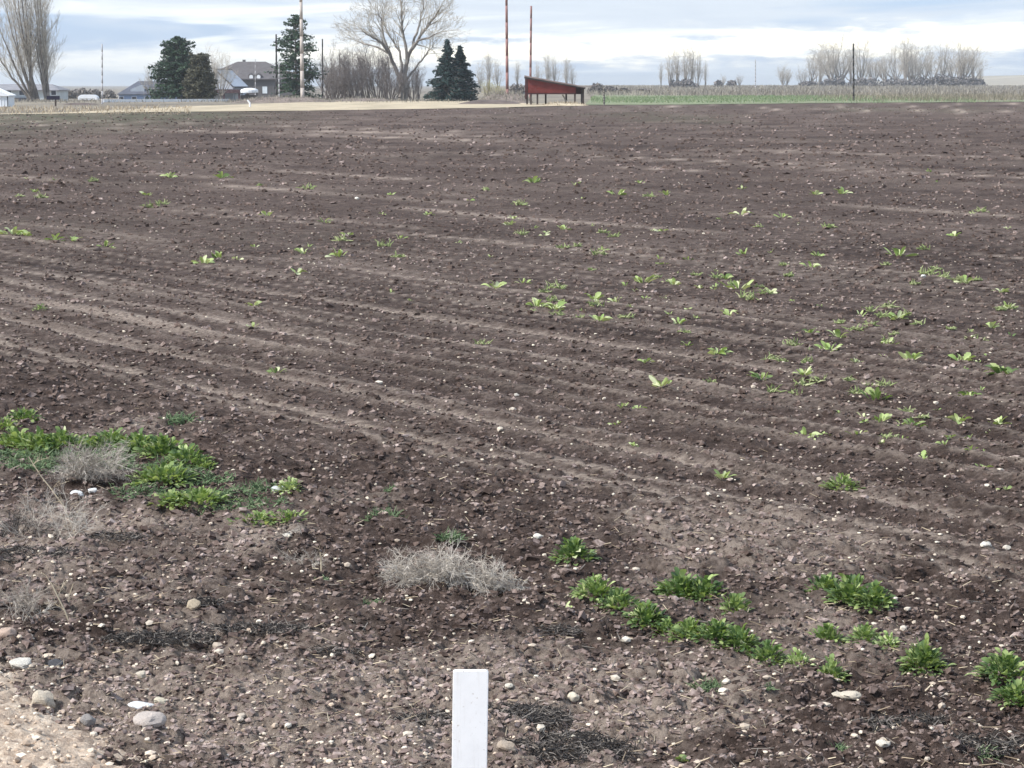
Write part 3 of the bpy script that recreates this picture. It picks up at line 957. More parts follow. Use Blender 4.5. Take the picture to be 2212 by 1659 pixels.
# pale seedlings and small rosettes out in the furrows: x, y, width
mids = [(28, 510, 50), (52, 513, 34), (118, 521, 36), (156, 523, 36), (228, 533, 34), (75, 416, 22), (320, 421, 26), (365, 384, 34), (440, 571, 42), (472, 557, 34), (512, 562, 30), (575, 464, 32),
        (545, 707, 26), (548, 664, 32), (595, 807, 40), (655, 547, 36), (732, 556, 44), (865, 514, 22), (845, 421, 18), (925, 464, 22), (1070, 622, 40), (1130, 610, 28), (1158, 659, 42), (1200, 668, 48),
        (1295, 694, 44), (1285, 647, 40), (1330, 652, 26), (1388, 610, 50), (1465, 700, 32), (1455, 617, 36), (1335, 420, 34), (1440, 420, 30), (1300, 541, 22), (1565, 607, 38), (1595, 627, 54), (1662, 637, 34),
        (1605, 552, 30), (1765, 556, 32), (1752, 577, 32), (1940, 554, 46), (2062, 512, 32), (1575, 682, 38), (1550, 772, 46), (1750, 717, 34), (1812, 724, 48), (1792, 756, 64), (1645, 828, 46), (1736, 818, 42),
        (1430, 843, 54), (1970, 784, 60), (2078, 783, 46), (2165, 812, 84), (1895, 872, 74), (2160, 634, 32), (2177, 667, 36), (2140, 708, 40), (1940, 692, 46), (1860, 682, 26), (1920, 742, 36), (2082, 612, 34),
        (2092, 867, 42), (1900, 922, 44), (1970, 922, 52), (2070, 920, 48), (2160, 917, 46), (1740, 952, 44), (1852, 947, 36), (1905, 962, 28), (1995, 997, 42), (2120, 1012, 36), (1562, 1047, 56), (1370, 967, 26),
        (1342, 887, 28), (1380, 887, 26), (1332, 918, 22), (1395, 790, 32), (2170, 1077, 28), (1110, 471, 22), (1150, 397, 34), (1242, 401, 22), (1220, 497, 28), (1100, 487, 26), (700, 482, 34), (752, 507, 26),
        (1382, 397, 18), (1820, 418, 34), (1430, 502, 26), (1602, 462, 40), (642, 592, 34), (1215, 1358, 38), (1470, 1648, 40), (480, 384, 36), (1690, 470, 30), (1760, 420, 26)]
NAMED = {(28, 510): 'bright weed at the left end of the row by the left edge', (156, 523): 'bright upright weed third in the row by the left edge', (440, 571): 'bright weed left of three on the left side of the field',
         (595, 807): 'pale weed alone in the furrows above the left green patch', (1158, 659): 'bright weed, left one of the central pair', (1200, 668): 'bright weed, right one of the central pair',
         (1388, 610): 'bright spreading weed above right of the central pair', (1565, 607): 'bright weed at the upper left of the pair right of centre', (1595, 627): 'broad bright weed at the lower right of the pair right of centre',
         (1940, 554): 'rounded weed alone far out on the right', (1792, 756): 'largest bright weed in the drift at the middle right', (1812, 724): 'weed just above the largest one of the middle right drift',
         (2165, 812): 'large bright weed at the right edge of the field', (2078, 783): 'weed just left of the large one at the right edge', (1970, 784): 'spreading weed left of the right-edge weeds',
         (1895, 872): 'bright many-leaved weed below the middle right drift', (1430, 843): 'flat pale weed alone right of centre', (1645, 828): 'pale weed with a standing leaf right of centre',
         (1736, 818): 'pale weed with a standing leaf below the drift', (1550, 772): 'pale weed left of the middle right drift', (1335, 420): 'far green weed, left of a distant pair', (1440, 420): 'far green weed, right of a distant pair',
         (1562, 1047): 'faint flat weed beside the pale furrow at right', (575, 464): 'far pale weed left of centre', (1470, 1648): 'small weed at the bottom edge right of the post', (1215, 1358): 'small yellow-green weed above the dark tuft by the brush'}
for a, b_, w in mids:
    D_ = G(a, b_).y
    n_ = 12 if w > 56 else 11 if w > 40 else 8
    weed(a, b_, w * (1.65 if w < 56 else 1.3), w * random.uniform(0.35, 0.55), NAMED.get((a, b_), 'small pale green weed sprouting between the furrows'), 'small weeds sprouting in the furrows', n_, 'pale' if random.random() < 0.8 else 'mid', 'weed_seedling')
# fainter ones further out and scattered at right
drift = [(1390, 640), (1580, 640), (1790, 740), (1900, 700), (2100, 800), (1920, 880), (2050, 930), (1700, 820), (1480, 610), (2120, 660), (1850, 930), (1250, 660)]
for k in range(170):
    if k < 110:
        c_ = drift[k % len(drift)]
        a, b_ = random.gauss(c_[0], 75), random.gauss(c_[1], 42)
        if a > 2205: a = 2205 - random.uniform(0, 300)
    elif k < 140: a, b_ = random.uniform(10, 2205), random.uniform(370, 560)
    else: a, b_ = random.uniform(700, 2205), random.uniform(440, 760)
    w = random.uniform(18, 36) * (0.6 + b_ / 1500)
    if k % 2:
        feather_seedling(a, b_, w * 1.25, w * 0.45, 2000 + k)
        continue
    weed(a, b_, w, w * 0.4, 'tiny weed seedling dotted among the furrows', 'tiny weed seedlings in the field', random.choice([4, 5, 6]), 'pale' if random.random() < 0.6 else 'mid', 'weed_seedling')


def feathery(px, py, wpx, hpx, label, seed, n=150):
    g0 = G(px, py); sc = scale_at(g0.y)
    rx, h_ = wpx * sc / 2, hpx * sc
    root = thing('feathery_weed', label, 'weed', (g0.x, g0.y, fz(g0.x, g0.y)), 0, 'low feathery weeds')
    a = blades(n, rx * 0.8, min(rx * 0.8, 0.09), h_ * 0.5, h_ * 0.5, h_ * 1.3, sc * 1.3, 0.45, seed)
    o = obj('leaves', segs_mesh('leaves', *a[:4], 3, a[4]), M_FERN, root)
    tag(o, kind='stuff')


for i, (a, b_, w, h_, lab, n_) in enumerate([
        (1530, 1498, 96, 24, 'pale green feathery weed below the long diagonal row', 150), (830, 1138, 92, 26, 'grey-green feathery weed left of centre on bare soil', 150),
        (800, 1322, 66, 16, 'flat grey-green weed below left of the dry brush', 90), (972, 1196, 66, 22, 'yellow-green feathery weed just behind the dry brush', 130),
        (388, 915, 84, 26, 'grey-green feathery weed above the left green bank', 140), (1812, 1634, 62, 26, 'pale feathery weed at the bottom right', 110),
        (2125, 1655, 64, 24, 'feathery weed at the bottom right corner', 110), (700, 1280, 40, 12, 'tiny flat grey-green weed left of the dry brush', 60),
        (560, 1062, 90, 26, 'grey-green feathery weed above the whitish flat stone', 130), (505, 1070, 70, 20, 'thin feathery weed between the lower strip and stone', 90),
        (845, 1078, 40, 14, 'tiny feathery weed alone on the bare middle soil', 50), (1660, 1530, 34, 14, 'tiny feathery weed under the diagonal row', 40)]):
    feathery(a, b_, w, h_, lab, 700 + i, n_)

# low green cover knitting the left patch together
def patch_cover():
    q = np.random.default_rng(77)
    A = []
    for px, py, w, h_, n in [(60, 985, 200, 16, 420), (150, 1010, 260, 14, 380), (300, 1015, 260, 16, 460), (230, 985, 160, 16, 260), (400, 1045, 220, 14, 380), (330, 1080, 180, 14, 280), (480, 1080, 180, 14, 240), (500, 1110, 160, 12, 160), (60, 1010, 160, 14, 220), (560, 1110, 120, 12, 120)]:
        g0 = G(px, py); sc = scale_at(g0.y)
        a = blades(n, w * sc / 2, 0.10 + 12 * sc, h_ * sc * 0.5, 0.012, 0.045, sc * 1.5, 0.4, 900 + px)
        z = field_z(g0.x + a[0][:, 0], g0.y + a[0][:, 1])
        off = np.stack([np.full(len(z), g0.x), np.full(len(z), g0.y), z], 1)
        A.append((a[0] + off, a[1] + off, a[2], a[3], a[4]))
    c = [np.concatenate([k[i] for k in A]) for i in range(5)]
    o = obj('ground_cover', segs_mesh('ground_cover', *c[:4], 3, c[4]), M_FERN)
    tag(o, 'low grey-green creeping weeds between the clumps at left', 'ground cover', None, 'stuff')


patch_cover()

# ------------------------------------------------------------------ dead plants
def twig_tree(q, p, d, L, r, depth, out, tone, gravity=-0.08, kids=(2, 4), spread=0.55):
    nseg = 3
    for i in range(nseg):
        d2 = d + q.normal(0, 0.16, 3) + np.array([0, 0, gravity]); d2 /= np.linalg.norm(d2)
        p2 = p + d2 * L / nseg
        out.append((p, p2, r * (1 - 0.22 * i), r * (1 - 0.22 * (i + 1)), tone))
        p, d = p2, d2
        if depth > 0:
            for _ in range(q.integers(*kids)):
                d3 = d + q.normal(0, spread, 3); d3 /= np.linalg.norm(d3)
                twig_tree(q, p, d3, L * q.uniform(0.45, 0.7), r * 0.55, depth - 1, out, np.clip(tone + q.normal(0, .12), 0, 1), gravity, kids, spread)


def seg_obj(name, segs, mat, parent=None, kind=None, sides=3):
    a = list(zip(*segs))
    o = obj(name, segs_mesh(name, np.array(a[0]), np.array(a[1]), np.array(a[2]), np.array(a[3]), sides, np.array(a[4])), mat, parent)
    if kind: tag(o, kind=kind)
    return o


def dead_shrub(name, px, py, wpx, hpx, label, seed, n=10, depth=2, mat=None, lean=0.0, r=0.0022, upmin=0.3, clipz=True, kids=(2, 4), nominal=1.0):
    g0 = G(px, py); sc = scale_at(g0.y)
    q = np.random.default_rng(seed)
    rx, h_ = wpx * sc / 2, hpx * sc
    root = thing(name, label, 'dead shrub', (g0.x, g0.y, fz(g0.x, g0.y)), 0)
    out = []
    for i in range(n):
        a = q.uniform(0, 6.28); e = q.uniform(upmin, 1.3)
        d = np.array([math.cos(a) * math.cos(e) * max(1, rx / h_) + lean, math.sin(a) * math.cos(e) * 0.7, math.sin(e)]); d /= np.linalg.norm(d)
        p = np.array([q.uniform(-0.5, .5) * rx, q.uniform(-.3, .3) * min(rx, 0.1), 0.0])
        twig_tree(q, p, d, h_ * q.uniform(0.45, 0.75) * nominal, r, depth, out, q.uniform(0.2, 0.9), -0.05, kids)
    out = [s for s in out if s[1][2] > -0.01]
    seg_obj('twigs', out, mat or M_DEAD, root, 'stuff')
    return root


dead_shrub('dead_tumbleweed', 195, 1045, 120, 88, 'rounded grey dead tumbleweed in the left green patch', 1, 48, 2, None, 0, 0.0019)


def brush_roll():
    """long low heap of dry grey brush"""
    g0 = G(985, 1290); sc = scale_at(g0.y)
    root = thing('dry_brush', 'long heap of grey dry brush lying left of the green weeds', 'dead brush', (g0.x, g0.y, fz(g0.x, g0.y)), R(-14))
    q = np.random.default_rng(21); out = []
    L = 270 * sc
    for i in range(95):
        t = q.uniform(-0.5, 0.5)
        hh = (0.115 - 0.20 * t * t) * (1.0 - 0.5 * t)
        e = q.uniform(0.35, 1.4); a = q.uniform(0, 6.28)
        d = np.array([math.cos(a) * math.cos(e), 0.6 * math.sin(a) * math.cos(e), math.sin(e)])
        twig_tree(q, np.array([t * L, q.uniform(-.035, .035), q.uniform(0, hh * 0.4)]), d, hh * q.uniform(0.5, 0.85), 0.0020, 2, out, q.uniform(0.35, 1.0), -0.1, (2, 4), 0.7)
    out = [s for s in out if s[1][2] > -0.012]
    seg_obj('twigs', out, M_DEAD, root, 'stuff')
    st = []
    for (x0, x1, z0, z1) in ((-0.4, -0.1, 0.02, 0.07), (-0.15, 0.2, 0.07, 0.05), (0.1, 0.5, 0.05, 0.01)):
        p = np.array([x0 * L, -0.03, z0]); e = np.array([x1 * L, -0.02, z1])
        for k in range(5):
            a, b_ = p + (e - p) * k / 5, p + (e - p) * (k + 1) / 5
            a = a + np.array([0, 0, .008 * math.sin(k * 2.1)]); b_ = b_ + np.array([0, 0, .008 * math.sin((k + 1) * 2.1)])
            st.append((a, b_, .003, .0028, .9))
    seg_obj('stem', st, M_DEAD, root, None, 5)


brush_roll()
dead_shrub('dead_shrub', 110, 1170, 230, 120, 'tall dead twiggy shrub leaning at the left side', 3, 13, 2, None, -0.35, 0.0019, 0.3)
dead_shrub('dead_shrub', 30, 1160, 120, 90, 'dim grey dead shrub at the left frame edge', 4, 12, 2, M_CHAR, 0.1, 0.0018)
dead_shrub('dead_shrub', 60, 1362, 150, 90, 'low dead shrub of curling twigs lower at the left edge', 5, 12, 2, None, 0.1, 0.0016, 0.2)
dead_shrub('dead_shrub', 660, 1250, 130, 44, 'small sprawl of dead stems left of the dry brush', 6, 9, 2, None, 0.1, 0.0014, 0.1)
dead_shrub('dead_shrub', 640, 1185, 90, 30, 'low dead stems beside the pale flat stone', 7, 5, 2, None, 0.2, 0.0015, 0.1)


def stalk(name, pts, label, r=0.003):
    g0 = G(*pts[0])
    root = thing(name, label, 'dry stalk', (g0.x, g0.y, fz(g0.x, g0.y)))
    out = []; D = g0.y
    w = [P(x, y, D) - Vector((g0.x, g0.y, 0)) for x, y in pts]
    w[0].z = -0.01
    for k, (a, b_) in enumerate(zip(w, w[1:])):
        rr = r * (1 - 0.6 * k / len(w)); r2 = r * (1 - 0.6 * (k + 1) / len(w))
        out.append((np.array(a), np.array(b_), rr, r2, 0.85))
    q = np.random.default_rng(len(label))
    seg_obj('stem', out, M_STRAW, root, None, 5)
    tw = []
    for a in w[1:-1]:
        d = q.normal(0, 1, 3); d[2] = abs(d[2]) + 0.5; d /= np.linalg.norm(d)
        twig_tree(q, np.array(a), d, 0.05, r * 0.5, 1, tw, 0.7)
    seg_obj('twigs', tw, M_STRAW, root, 'stuff')


stalk('dry_stalk', [(165, 1160), (140, 1100), (112, 1060), (88, 1030), (72, 1005), (62, 988)], 'tall pale dry stalk rising from the dead shrub at left')
stalk('dry_stalk', [(152, 1360), (140, 1335), (125, 1305), (112, 1278), (104, 1268)], 'short pale dry stalk in the lower dead shrub at left')
stalk('dry_stalk', [(146, 1318), (150, 1290), (158, 1265)], 'thin pale dry stalk forming a V with the shorter one at left', 0.002)
stalk('dry_stalk', [(694, 1262), (694, 1240), (692, 1222)], 'short whitish dry stem standing left of the dry brush', 0.003)


def debris(px, py, wpx, hpx, label, seed, n):
    g0 = G(px, py); sc = scale_at(g0.y)
    root = thing('dead_weed_mat', label, 'dead weeds', (g0.x, g0.y, fz(g0.x, g0.y)), 0)
    rx = wpx * sc / 2 * 1.15; ry = max(0.03, hpx * sc * 2.4); n = int(n * 1.5)
    a = blades(n, rx, ry, 0.016, 0.008, 0.036, 0.0015, 0.06, seed)
    o = obj('stems', segs_mesh('stems', *a[:4], 3, np.clip(a[4] ** 1.6, 0, 1)), M_CHAR, root)
    tag(o, kind='stuff')
    return root


for i, (a, b_, w, h_, lab, n_) in enumerate([
        (922, 1572, 130, 34, 'dark matted dead weeds just left of the white post', 520),
        (1125, 1572, 190, 36, 'dark matted dead weeds just right of the white post', 800),
        (1240, 1630, 270, 44, 'black matted debris at the bottom edge right of the post', 1000),
        (1900, 1585, 110, 24, 'dark dead weeds below the cream slab of stone', 300),
        (350, 1408, 230, 20, 'dark ridge of matted dead weeds at lower left', 620),
        (560, 1398, 220, 16, 'thin dark strip of dead weeds right of the lower left ridge', 380),
        (60, 1215, 200, 34, 'dark dead weeds under the tall twiggy shrub at left', 520),
        (1215, 1385, 80, 20, 'small dark tuft of dead weeds below the dry brush', 170),
        (1975, 1590, 260, 50, 'grey tangle of dead weeds at the bottom right', 760),
        (2120, 1640, 180, 30, 'dark dead weeds in the bottom right corner', 420),
        (250, 1175, 130, 16, 'dark dead stems lying right of the twiggy shrub', 160),
        (440, 1345, 100, 12, 'dark dead stems in the pale patch at lower left', 150),
        (720, 1430, 120, 18, 'thin dark dead weeds left of the white post', 130)]):
    debris(a, b_, w, h_, lab, 500 + i, n_)

# ------------------------------------------------------------------ white marker post
def marker_post():
    D = 4.45
    sc = scale_at(D)
    top = P(1017, 1447, D)
    bot = P(1014, 1659, D)
    w = 79 * sc / 2; t = 0.0055
    root = thing('marker_post', 'plain white flat marker post standing at the bottom centre', 'post', (bot.x, D, 0.0))
    h_ = top.z
    lean = (top.x - bot.x) / (top.z - bot.z)
    m = MB()
    prof = [(-w, -0.05), (w, -0.05), (w, h_ - 0.004), (w - 0.004, h_), (-w + 0.003, h_), (-w, h_ - 0.003)]
    prof = [(x + lean * (z - bot.z), z) for x, z in prof]
    m.prism(prof, -t, t)
    def pm(n, b, out):
        tt = n.node('ShaderNodeTexCoord')
        base = n.ramp(n.noise(tt.outputs['Object'], 30, 5, 0.6), [(0.3, (0.88, 0.885, 0.89)), (0.6, (0.93, 0.935, 0.94))])
        mp = n.node('ShaderNodeMapping', {0: tt.outputs['Object']}); mp.inputs['Scale'].default_value = (90, 90, 4)
        scuff = n.maprange(n.noise(mp.outputs[0], 1.0, 4, 0.7), 0.54, 0.70, 0.0, 0.5)
        spots = n.maprange(n.noise(tt.outputs['Object'], 130, 3, 0.6), 0.66, 0.72, 0.0, 0.5)
        base = n.mix(scuff, base, (0.66, 0.64, 0.60)); base = n.mix(spots, base, (0.40, 0.34, 0.29))
        n.set(b, 'Base Color', base)
        b.inputs['Roughness'].default_value = 0.42
        b.inputs['Specular IOR Level'].default_value = 0.5
    me = m.mesh('blade', 0.0012)
    obj('blade', me, material('white_plastic', pm), root)
    # stiffening ribs on the back of the blade
    for s in (-1, 1):
        r = MB(); r.box(s * w * 0.8 - 0.004, s * w * 0.8 + 0.004, t, t + 0.008, -0.05, h_ - 0.02)
        obj('rib', r.mesh('rib', 0.001), material('white_plastic', pm), root)


marker_post()

# ------------------------------------------------------------------ trees
M_BARK = toned('bare_bark', [(0.1, (0.13, 0.115, 0.105)), (0.5, (0.26, 0.235, 0.21)), (0.9, (0.42, 0.38, 0.33))], 0.9, 0, False, 2)
M_TWIG = toned('bare_twig', [(0.1, (0.27, 0.24, 0.21)), (0.5, (0.46, 0.42, 0.36)), (0.9, (0.62, 0.57, 0.48))], 0.9, 0, False, 2)
M_TWIGY = toned('budding_twig', [(0.1, (0.30, 0.28, 0.15)), (0.5, (0.46, 0.43, 0.24)), (0.9, (0.60, 0.55, 0.34))], 0.9, 0, False, 2)
M_TWIGD = toned('dark_twig', [(0.1, (0.10, 0.085, 0.08)), (0.5, (0.19, 0.165, 0.155)), (0.9, (0.30, 0.265, 0.245))], 0.9, 0, False, 2)
M_NEEDLE = toned('conifer_needle', [(0.1, (0.016, 0.036, 0.022)), (0.5, (0.038, 0.074, 0.044)), (0.9, (0.095, 0.145, 0.085))], 0.7, 0, False, 1)
M_SPRUCE = toned('spruce_needle', [(0.1, (0.008, 0.020, 0.021)), (0.5, (0.020, 0.045, 0.043)), (0.9, (0.060, 0.105, 0.095))], 0.7, 0, False, 1)
M_OLIVE = toned('olive_foliage', [(0.1, (0.055, 0.055, 0.036)), (0.5, (0.10, 0.098, 0.064)), (0.9, (0.165, 0.155, 0.105))], 0.8, 0, False, 1)


def grow(q, p, d, L, r, lev, wood, twig, upbias, spread, nkids, shrink, nseg=3, wander=0.10, rmin=0.012, switch=2):
    for i in range(nseg):
        d = d + q.normal(0, wander, 3) + np.array([0, 0, upbias]); d /= np.linalg.norm(d)
        p2 = p + d * L / nseg
        r2 = max(r * 0.86, rmin * 0.6)
        (wood if lev >= switch else twig).append((p, p2, r, r2, q.uniform(0.1, 0.9)))
        p, r = p2, r2
        if lev > 0 and (i > 0 or nseg < 3):
            for _ in range(nkids[0] if i < nseg - 1 else nkids[1]):
                a = q.normal(0, 1, 3); a -= d * a.dot(d); a /= np.linalg.norm(a)
                dd = d * math.cos(spread) + a * math.sin(spread * q.uniform(0.6, 1.3)); dd /= np.linalg.norm(dd)
                grow(q, p, dd, L * shrink * q.uniform(0.75, 1.2), max(r * 0.6, rmin), lev - 1, wood, twig, upbias, spread, nkids, shrink, nseg, wander, rmin, switch)


ORD = ['first', 'second', 'third', 'fourth', 'fifth', 'sixth', 'seventh', 'eighth', 'ninth', 'tenth', 'eleventh', 'twelfth', 'thirteenth', 'fourteenth', 'fifteenth', 'sixteenth', 'seventeenth', 'eighteenth']


def place_tree(name, label, meshes, px, py, D, hpx=None, H=None, cat='tree', group=None, wscale=1.0, twig_mat=None, rot=None, bark=None):
    p = P(px, py, D)
    root = thing(name, label, cat, (p.x, p.y, float(ground_z(p.x, p.y)) - 0.05), rot if rot is not None else random.uniform(0, 6.28), group)
    zz = p.z
    root.location.z = min(zz, float(ground_z(p.x, p.y))) if abs(zz - float(ground_z(p.x, p.y))) < 1.2 else float(ground_z(p.x, p.y)) - 0.05
    k = 1.0
    if hpx: k = hpx * scale_at(D) / H
    t = obj('trunk', meshes[0], bark or M_BARK, root); c = obj('crown', meshes[1], twig_mat or M_TWIG, root)
    for o in (t, c): o.scale = (k * wscale, k * wscale, k)
    tag(c, kind='stuff')
    return root


# big cottonwood: limbs drawn through the picture, then twigs grown from them
def cottonwood():
    D = 255.0
    b0 = P(868, 217, D); z0 = float(ground_z(b0.x, D))
    root = thing('cottonwood_tree', 'tall bare cottonwood with forked trunk and rounded pale crown', 'tree', (b0.x, D, z0 - 0.05))
    q = np.random.default_rng(5)
    wood, twig = [], []
    def W(x, y, dy=0.0):
        p = P(x, y, D); return np.array([p.x - b0.x, dy, p.z - z0])
    limbs = [([(866, 220, 0), (866, 190, 0), (864, 165, 0)], 0.33, 0.27), ([(876, 220, .3), (876, 190, .3), (874, 160, .2)], 0.31, 0.26),
             ([(864, 165, 0), (852, 140, -.4), (842, 115, -.9), (828, 95, -1.3), (808, 80, -1.7), (790, 70, -2)], 0.26, 0.08),
             ([(852, 140, -.4), (838, 105, .5), (826, 75, 1.0), (823, 45, 1.2), (815, 25, 1.3)], 0.20, 0.06),
             ([(866, 170, .3), (868, 140, .6), (862, 110, 1.0), (842, 80, 1.5), (830, 55, 1.8)], 0.2, 0.06),
             ([(874, 160, .2), (880, 130, .2), (876, 95, .0), (868, 60, -.3), (868, 20, -.5), (866, -15, -.6)], 0.26, 0.07),
             ([(874, 160, .2), (880, 130, 0), (888, 108, -.3), (902, 88, -.9), (920, 62, -1.3), (938, 40, -1.6), (950, 20, -1.8)], 0.27, 0.07),
             ([(888, 108, -.3), (896, 80, .7), (905, 50, 1.4), (912, 20, 1.8), (915, -15, 2.0)], 0.18, 0.05),
             ([(880, 168, .3), (895, 150, .8), (910, 130, 1.2), (925, 110, 1.6), (935, 95, 1.8)], 0.14, 0.05),
             ([(842, 115, -.9), (815, 100, .6), (790, 95, 1.4), (772, 88, 1.9)], 0.14, 0.05),
             ([(902, 88, -.9), (930, 80, -1.9), (952, 70, -2.6)], 0.12, 0.05)]
    for pts, r0, r1 in limbs:
        n = len(pts) - 1
        pp = [W(*p) for p in pts]
        sub = []
        for i in range(n):
            for k in range(3): sub.append(pp[i] + (pp[i + 1] - pp[i]) * k / 3 + (q.normal(0, 0.05, 3) if i + k else 0))
        sub.append(pp[-1])
        N = len(sub) - 1
        for i in range(N):
            ra, rb = r0 + (r1 - r0) * i / N, r0 + (r1 - r0) * (i + 1) / N
            wood.append((sub[i], sub[i + 1], ra, rb, q.uniform(.1, .6)))
            if r1 < 0.2 and i > N * 0.35:
                for _ in range(2 if i < N - 1 else 4):
                    d = (sub[i + 1] - sub[i]); d /= np.linalg.norm(d)
                    d = d + q.normal(0, 0.55, 3) + np.array([0, 0, 0.1]); d /= np.linalg.norm(d)
                    grow(q, sub[i + 1], d, q.uniform(1.3, 2.2), max(0.03, rb * 0.5), 3, wood, twig, 0.03, 0.6, (1, 2), 0.66, 3, 0.12, 0.013, 4)
    seg_obj('trunk', wood, M_BARK, root, None, 6)
    seg_obj('crown', twig, M_TWIG, root, 'stuff', 3)


cottonwood()


def poplars():
    D = 265.0
    for bx, seed, label, tips in (
            (72, 11, 'bare many-stemmed poplar with dark limbs at the left edge', [(12, 0), (24, -30), (36, -60), (46, -70), (54, -40), (-4, 40), (-20, 90), (30, 10), (62, 0)]),
            (100, 12, 'bare upright poplar with pale twigs right of the dark-limbed one', [(68, -30), (76, -60), (84, -20), (82, 30), (94, 60), (74, 70)])):
        b0 = P(bx, 219, D); z0 = float(ground_z(b0.x, D))
        root = thing('poplar_tree', label, 'tree', (b0.x, D, z0 - 0.05))
        q = np.random.default_rng(seed); wood, twig = [], []
        for (tx, ty) in tips:
            a = np.array([q.normal(0, .25), q.normal(0, .3), -0.1]); t = P(tx, ty, D)
            e = np.array([t.x - b0.x, q.normal(0, 1.5), t.z - z0])
            mid = a + (e - a) * 0.35; mid[0] = a[0] + (e[0] - a[0]) * 0.5
            N = 12; pts = []
            for i in range(N + 1):
                k = i / N
                pts.append((1 - k) ** 2 * a + 2 * k * (1 - k) * mid + k * k * e + q.normal(0, 0.04, 3))
            for i in range(N):
                ra, rb = 0.20 * (1 - i / N) ** 1.1 + 0.025, 0.20 * (1 - (i + 1) / N) ** 1.1 + 0.025
                wood.append((pts[i], pts[i + 1], ra, rb, q.uniform(0, .35)))
                if i >= 2:
                    for _ in range(4):
                        d = pts[i + 1] - pts[i]; d /= np.linalg.norm(d)
                        d = d + q.normal(0, 0.42, 3); d[2] = abs(d[2]) + 0.2; d /= np.linalg.norm(d)
                        grow(q, pts[i + 1], d, q.uniform(1.2, 2.4), 0.024, 2, wood, twig, 0.12, 0.4, (1, 2), 0.65, 3, 0.08, 0.014, 4)
        seg_obj('trunk', wood, M_BARK, root, None, 6)
        seg_obj('crown', twig, M_TWIG, root, 'stuff', 3)


poplars()


def needle_quads(centres, size, q, flat=0.0):
    """leaf-sized rhombs around the given centres"""
    n = len(centres)
    a = q.normal(0, 1, (n, 3)); a[:, 2] *= (1 - flat); a /= np.linalg.norm(a, axis=1, keepdims=True)
    b = np.cross(a, q.normal(0, 1, (n, 3))); b /= np.linalg.norm(b, axis=1, keepdims=True)
    s = size * q.uniform(0.6, 1.4, (n, 1))
    v = np.stack([centres - a * s, centres + b * s * 0.45, centres + a * s, centres - b * s * 0.45], 1)
    f = np.arange(n * 4).reshape(n, 4)
    return v.reshape(-1, 3), f


def conifer(name, label, px, py, D, W_, H_, profile, n_br, per, mat, seed, size=0.16, trunk_r=0.16, tips=None, cat='tree', droop=-0.15, airy=0.0, baseh=0.06, clumps=0.28):
    """W_, H_ in picture units; profile(t) = relative radius at relative height t"""
    sc = scale_at(D)
    p = P(px, py, D); z0 = float(ground_z(p.x, D))
    root = thing(name, label, cat, (p.x, D, min(p.z, z0)))
    q = np.random.default_rng(seed)
    Wm, Hm = W_ * sc / 2, H_ * sc
    tr = MB()
    for k in range(6):
        a, b = k / 6, (k + 1) / 6
        tr.tube((0, 0, -0.2 + a * Hm * 0.97), (0, 0, -0.2 + b * Hm * 0.97), trunk_r * (1 - a * 0.9), trunk_r * (1 - b * 0.9))
    obj('trunk', tr.mesh('trunk'), M_BARK, root)
    C = []; br = []
    for i in range(n_br):
        t = q.uniform(baseh, 1.0); az = q.uniform(0, 6.28)
        L = Wm * profile(t) * q.uniform(0.72, 1.08)
        if airy and q.uniform() < airy and t > 0.42: continue
        d = np.array([math.cos(az), math.sin(az), droop + 0.55 * t])
        s0 = np.array([0, 0, t * Hm])
        if tips: s0[0] += tips(t, q) * Wm
        br.append((s0, s0 + d * L, 0.04, 0.015, .4))
        m = max(3, int(per * (0.3 + profile(t))))
        u = q.uniform(0.12, 1.0, m) ** 0.7
        pts = s0 + d[None] * (u[:, None] * L)
        pts[:, 2] -= 0.12 * L * u * u
        C.append(pts + q.normal(0, 1, (m, 3)) * np.array([clumps * .5, clumps * .5, clumps * .3]) * (0.5 + 0.5 * profile(t)))
    C = np.concatenate(C)
    v, f = needle_quads(C, size, q, 0.3)
    rad = np.sqrt(C[:, 0] ** 2 + C[:, 1] ** 2)
    tone = np.clip(q.uniform(0, 1, len(C)) * 0.7 + 0.3 * fbm(C[:, 0] * 1.5 + 9, C[:, 2] * 1.5, 2, seed), 0, 1)
    c = obj('crown', mesh_np('crown', v, f, attrs={'tone': np.repeat(tone, 4)}), mat, root)
    tag(c, kind='stuff')
    seg_obj('branches', br, M_BARK, root, 'stuff', 3)
    return root


conifer('evergreen_tree', 'broad dark green evergreen tree left of the brown house', 386, 217, 243, 140, 134,
        lambda t: (0.88 + 0.14 * math.sin(t * 17) + 0.10 * math.sin(t * 41)) * (1 - t ** 2.1) ** 0.75 + 0.03, 330, 46, M_NEEDLE, 31, 0.17, 0.2, None, 'tree', 0.0, 0.0, 0.02)
conifer('evergreen_shrub', 'olive brown evergreen bush in front of the broad evergreen tree', 432, 217, 238, 76, 92,
        lambda t: 0.55 + 0.5 * math.sin(min(1, t + 0.25) * math.pi) * (1 - t * 0.5) if t < 0.97 else 0.3, 300, 40, M_OLIVE, 32, 0.15, 0.1, None, 'bush', 0.3, 0.0, 0.02)
conifer('pine_tree', 'tall open evergreen tree behind the pale utility pole', 640, 215, 236, 124, 180,
        lambda t: (1.0 if t < 0.45 else 1.0 - ((t - 0.45) / 0.55) ** 1.6 * 0.85) * (0.85 + 0.15 * math.sin(t * 23)), 330, 26, M_NEEDLE, 33, 0.16, 0.17, None, 'tree', -0.05, 0.40, 0.03)
spr = lambda t: max(0.03, (1 - t)) * (0.86 + 0.14 * math.sin(t * 40))
conifer('spruce_tree', 'dark blue-green spruce with the taller left spire', 967, 214, 226, 132, 129, spr, 420, 40, M_SPRUCE, 34, 0.13, 0.13, None, 'tree', -0.25, 0.0, 0.07)
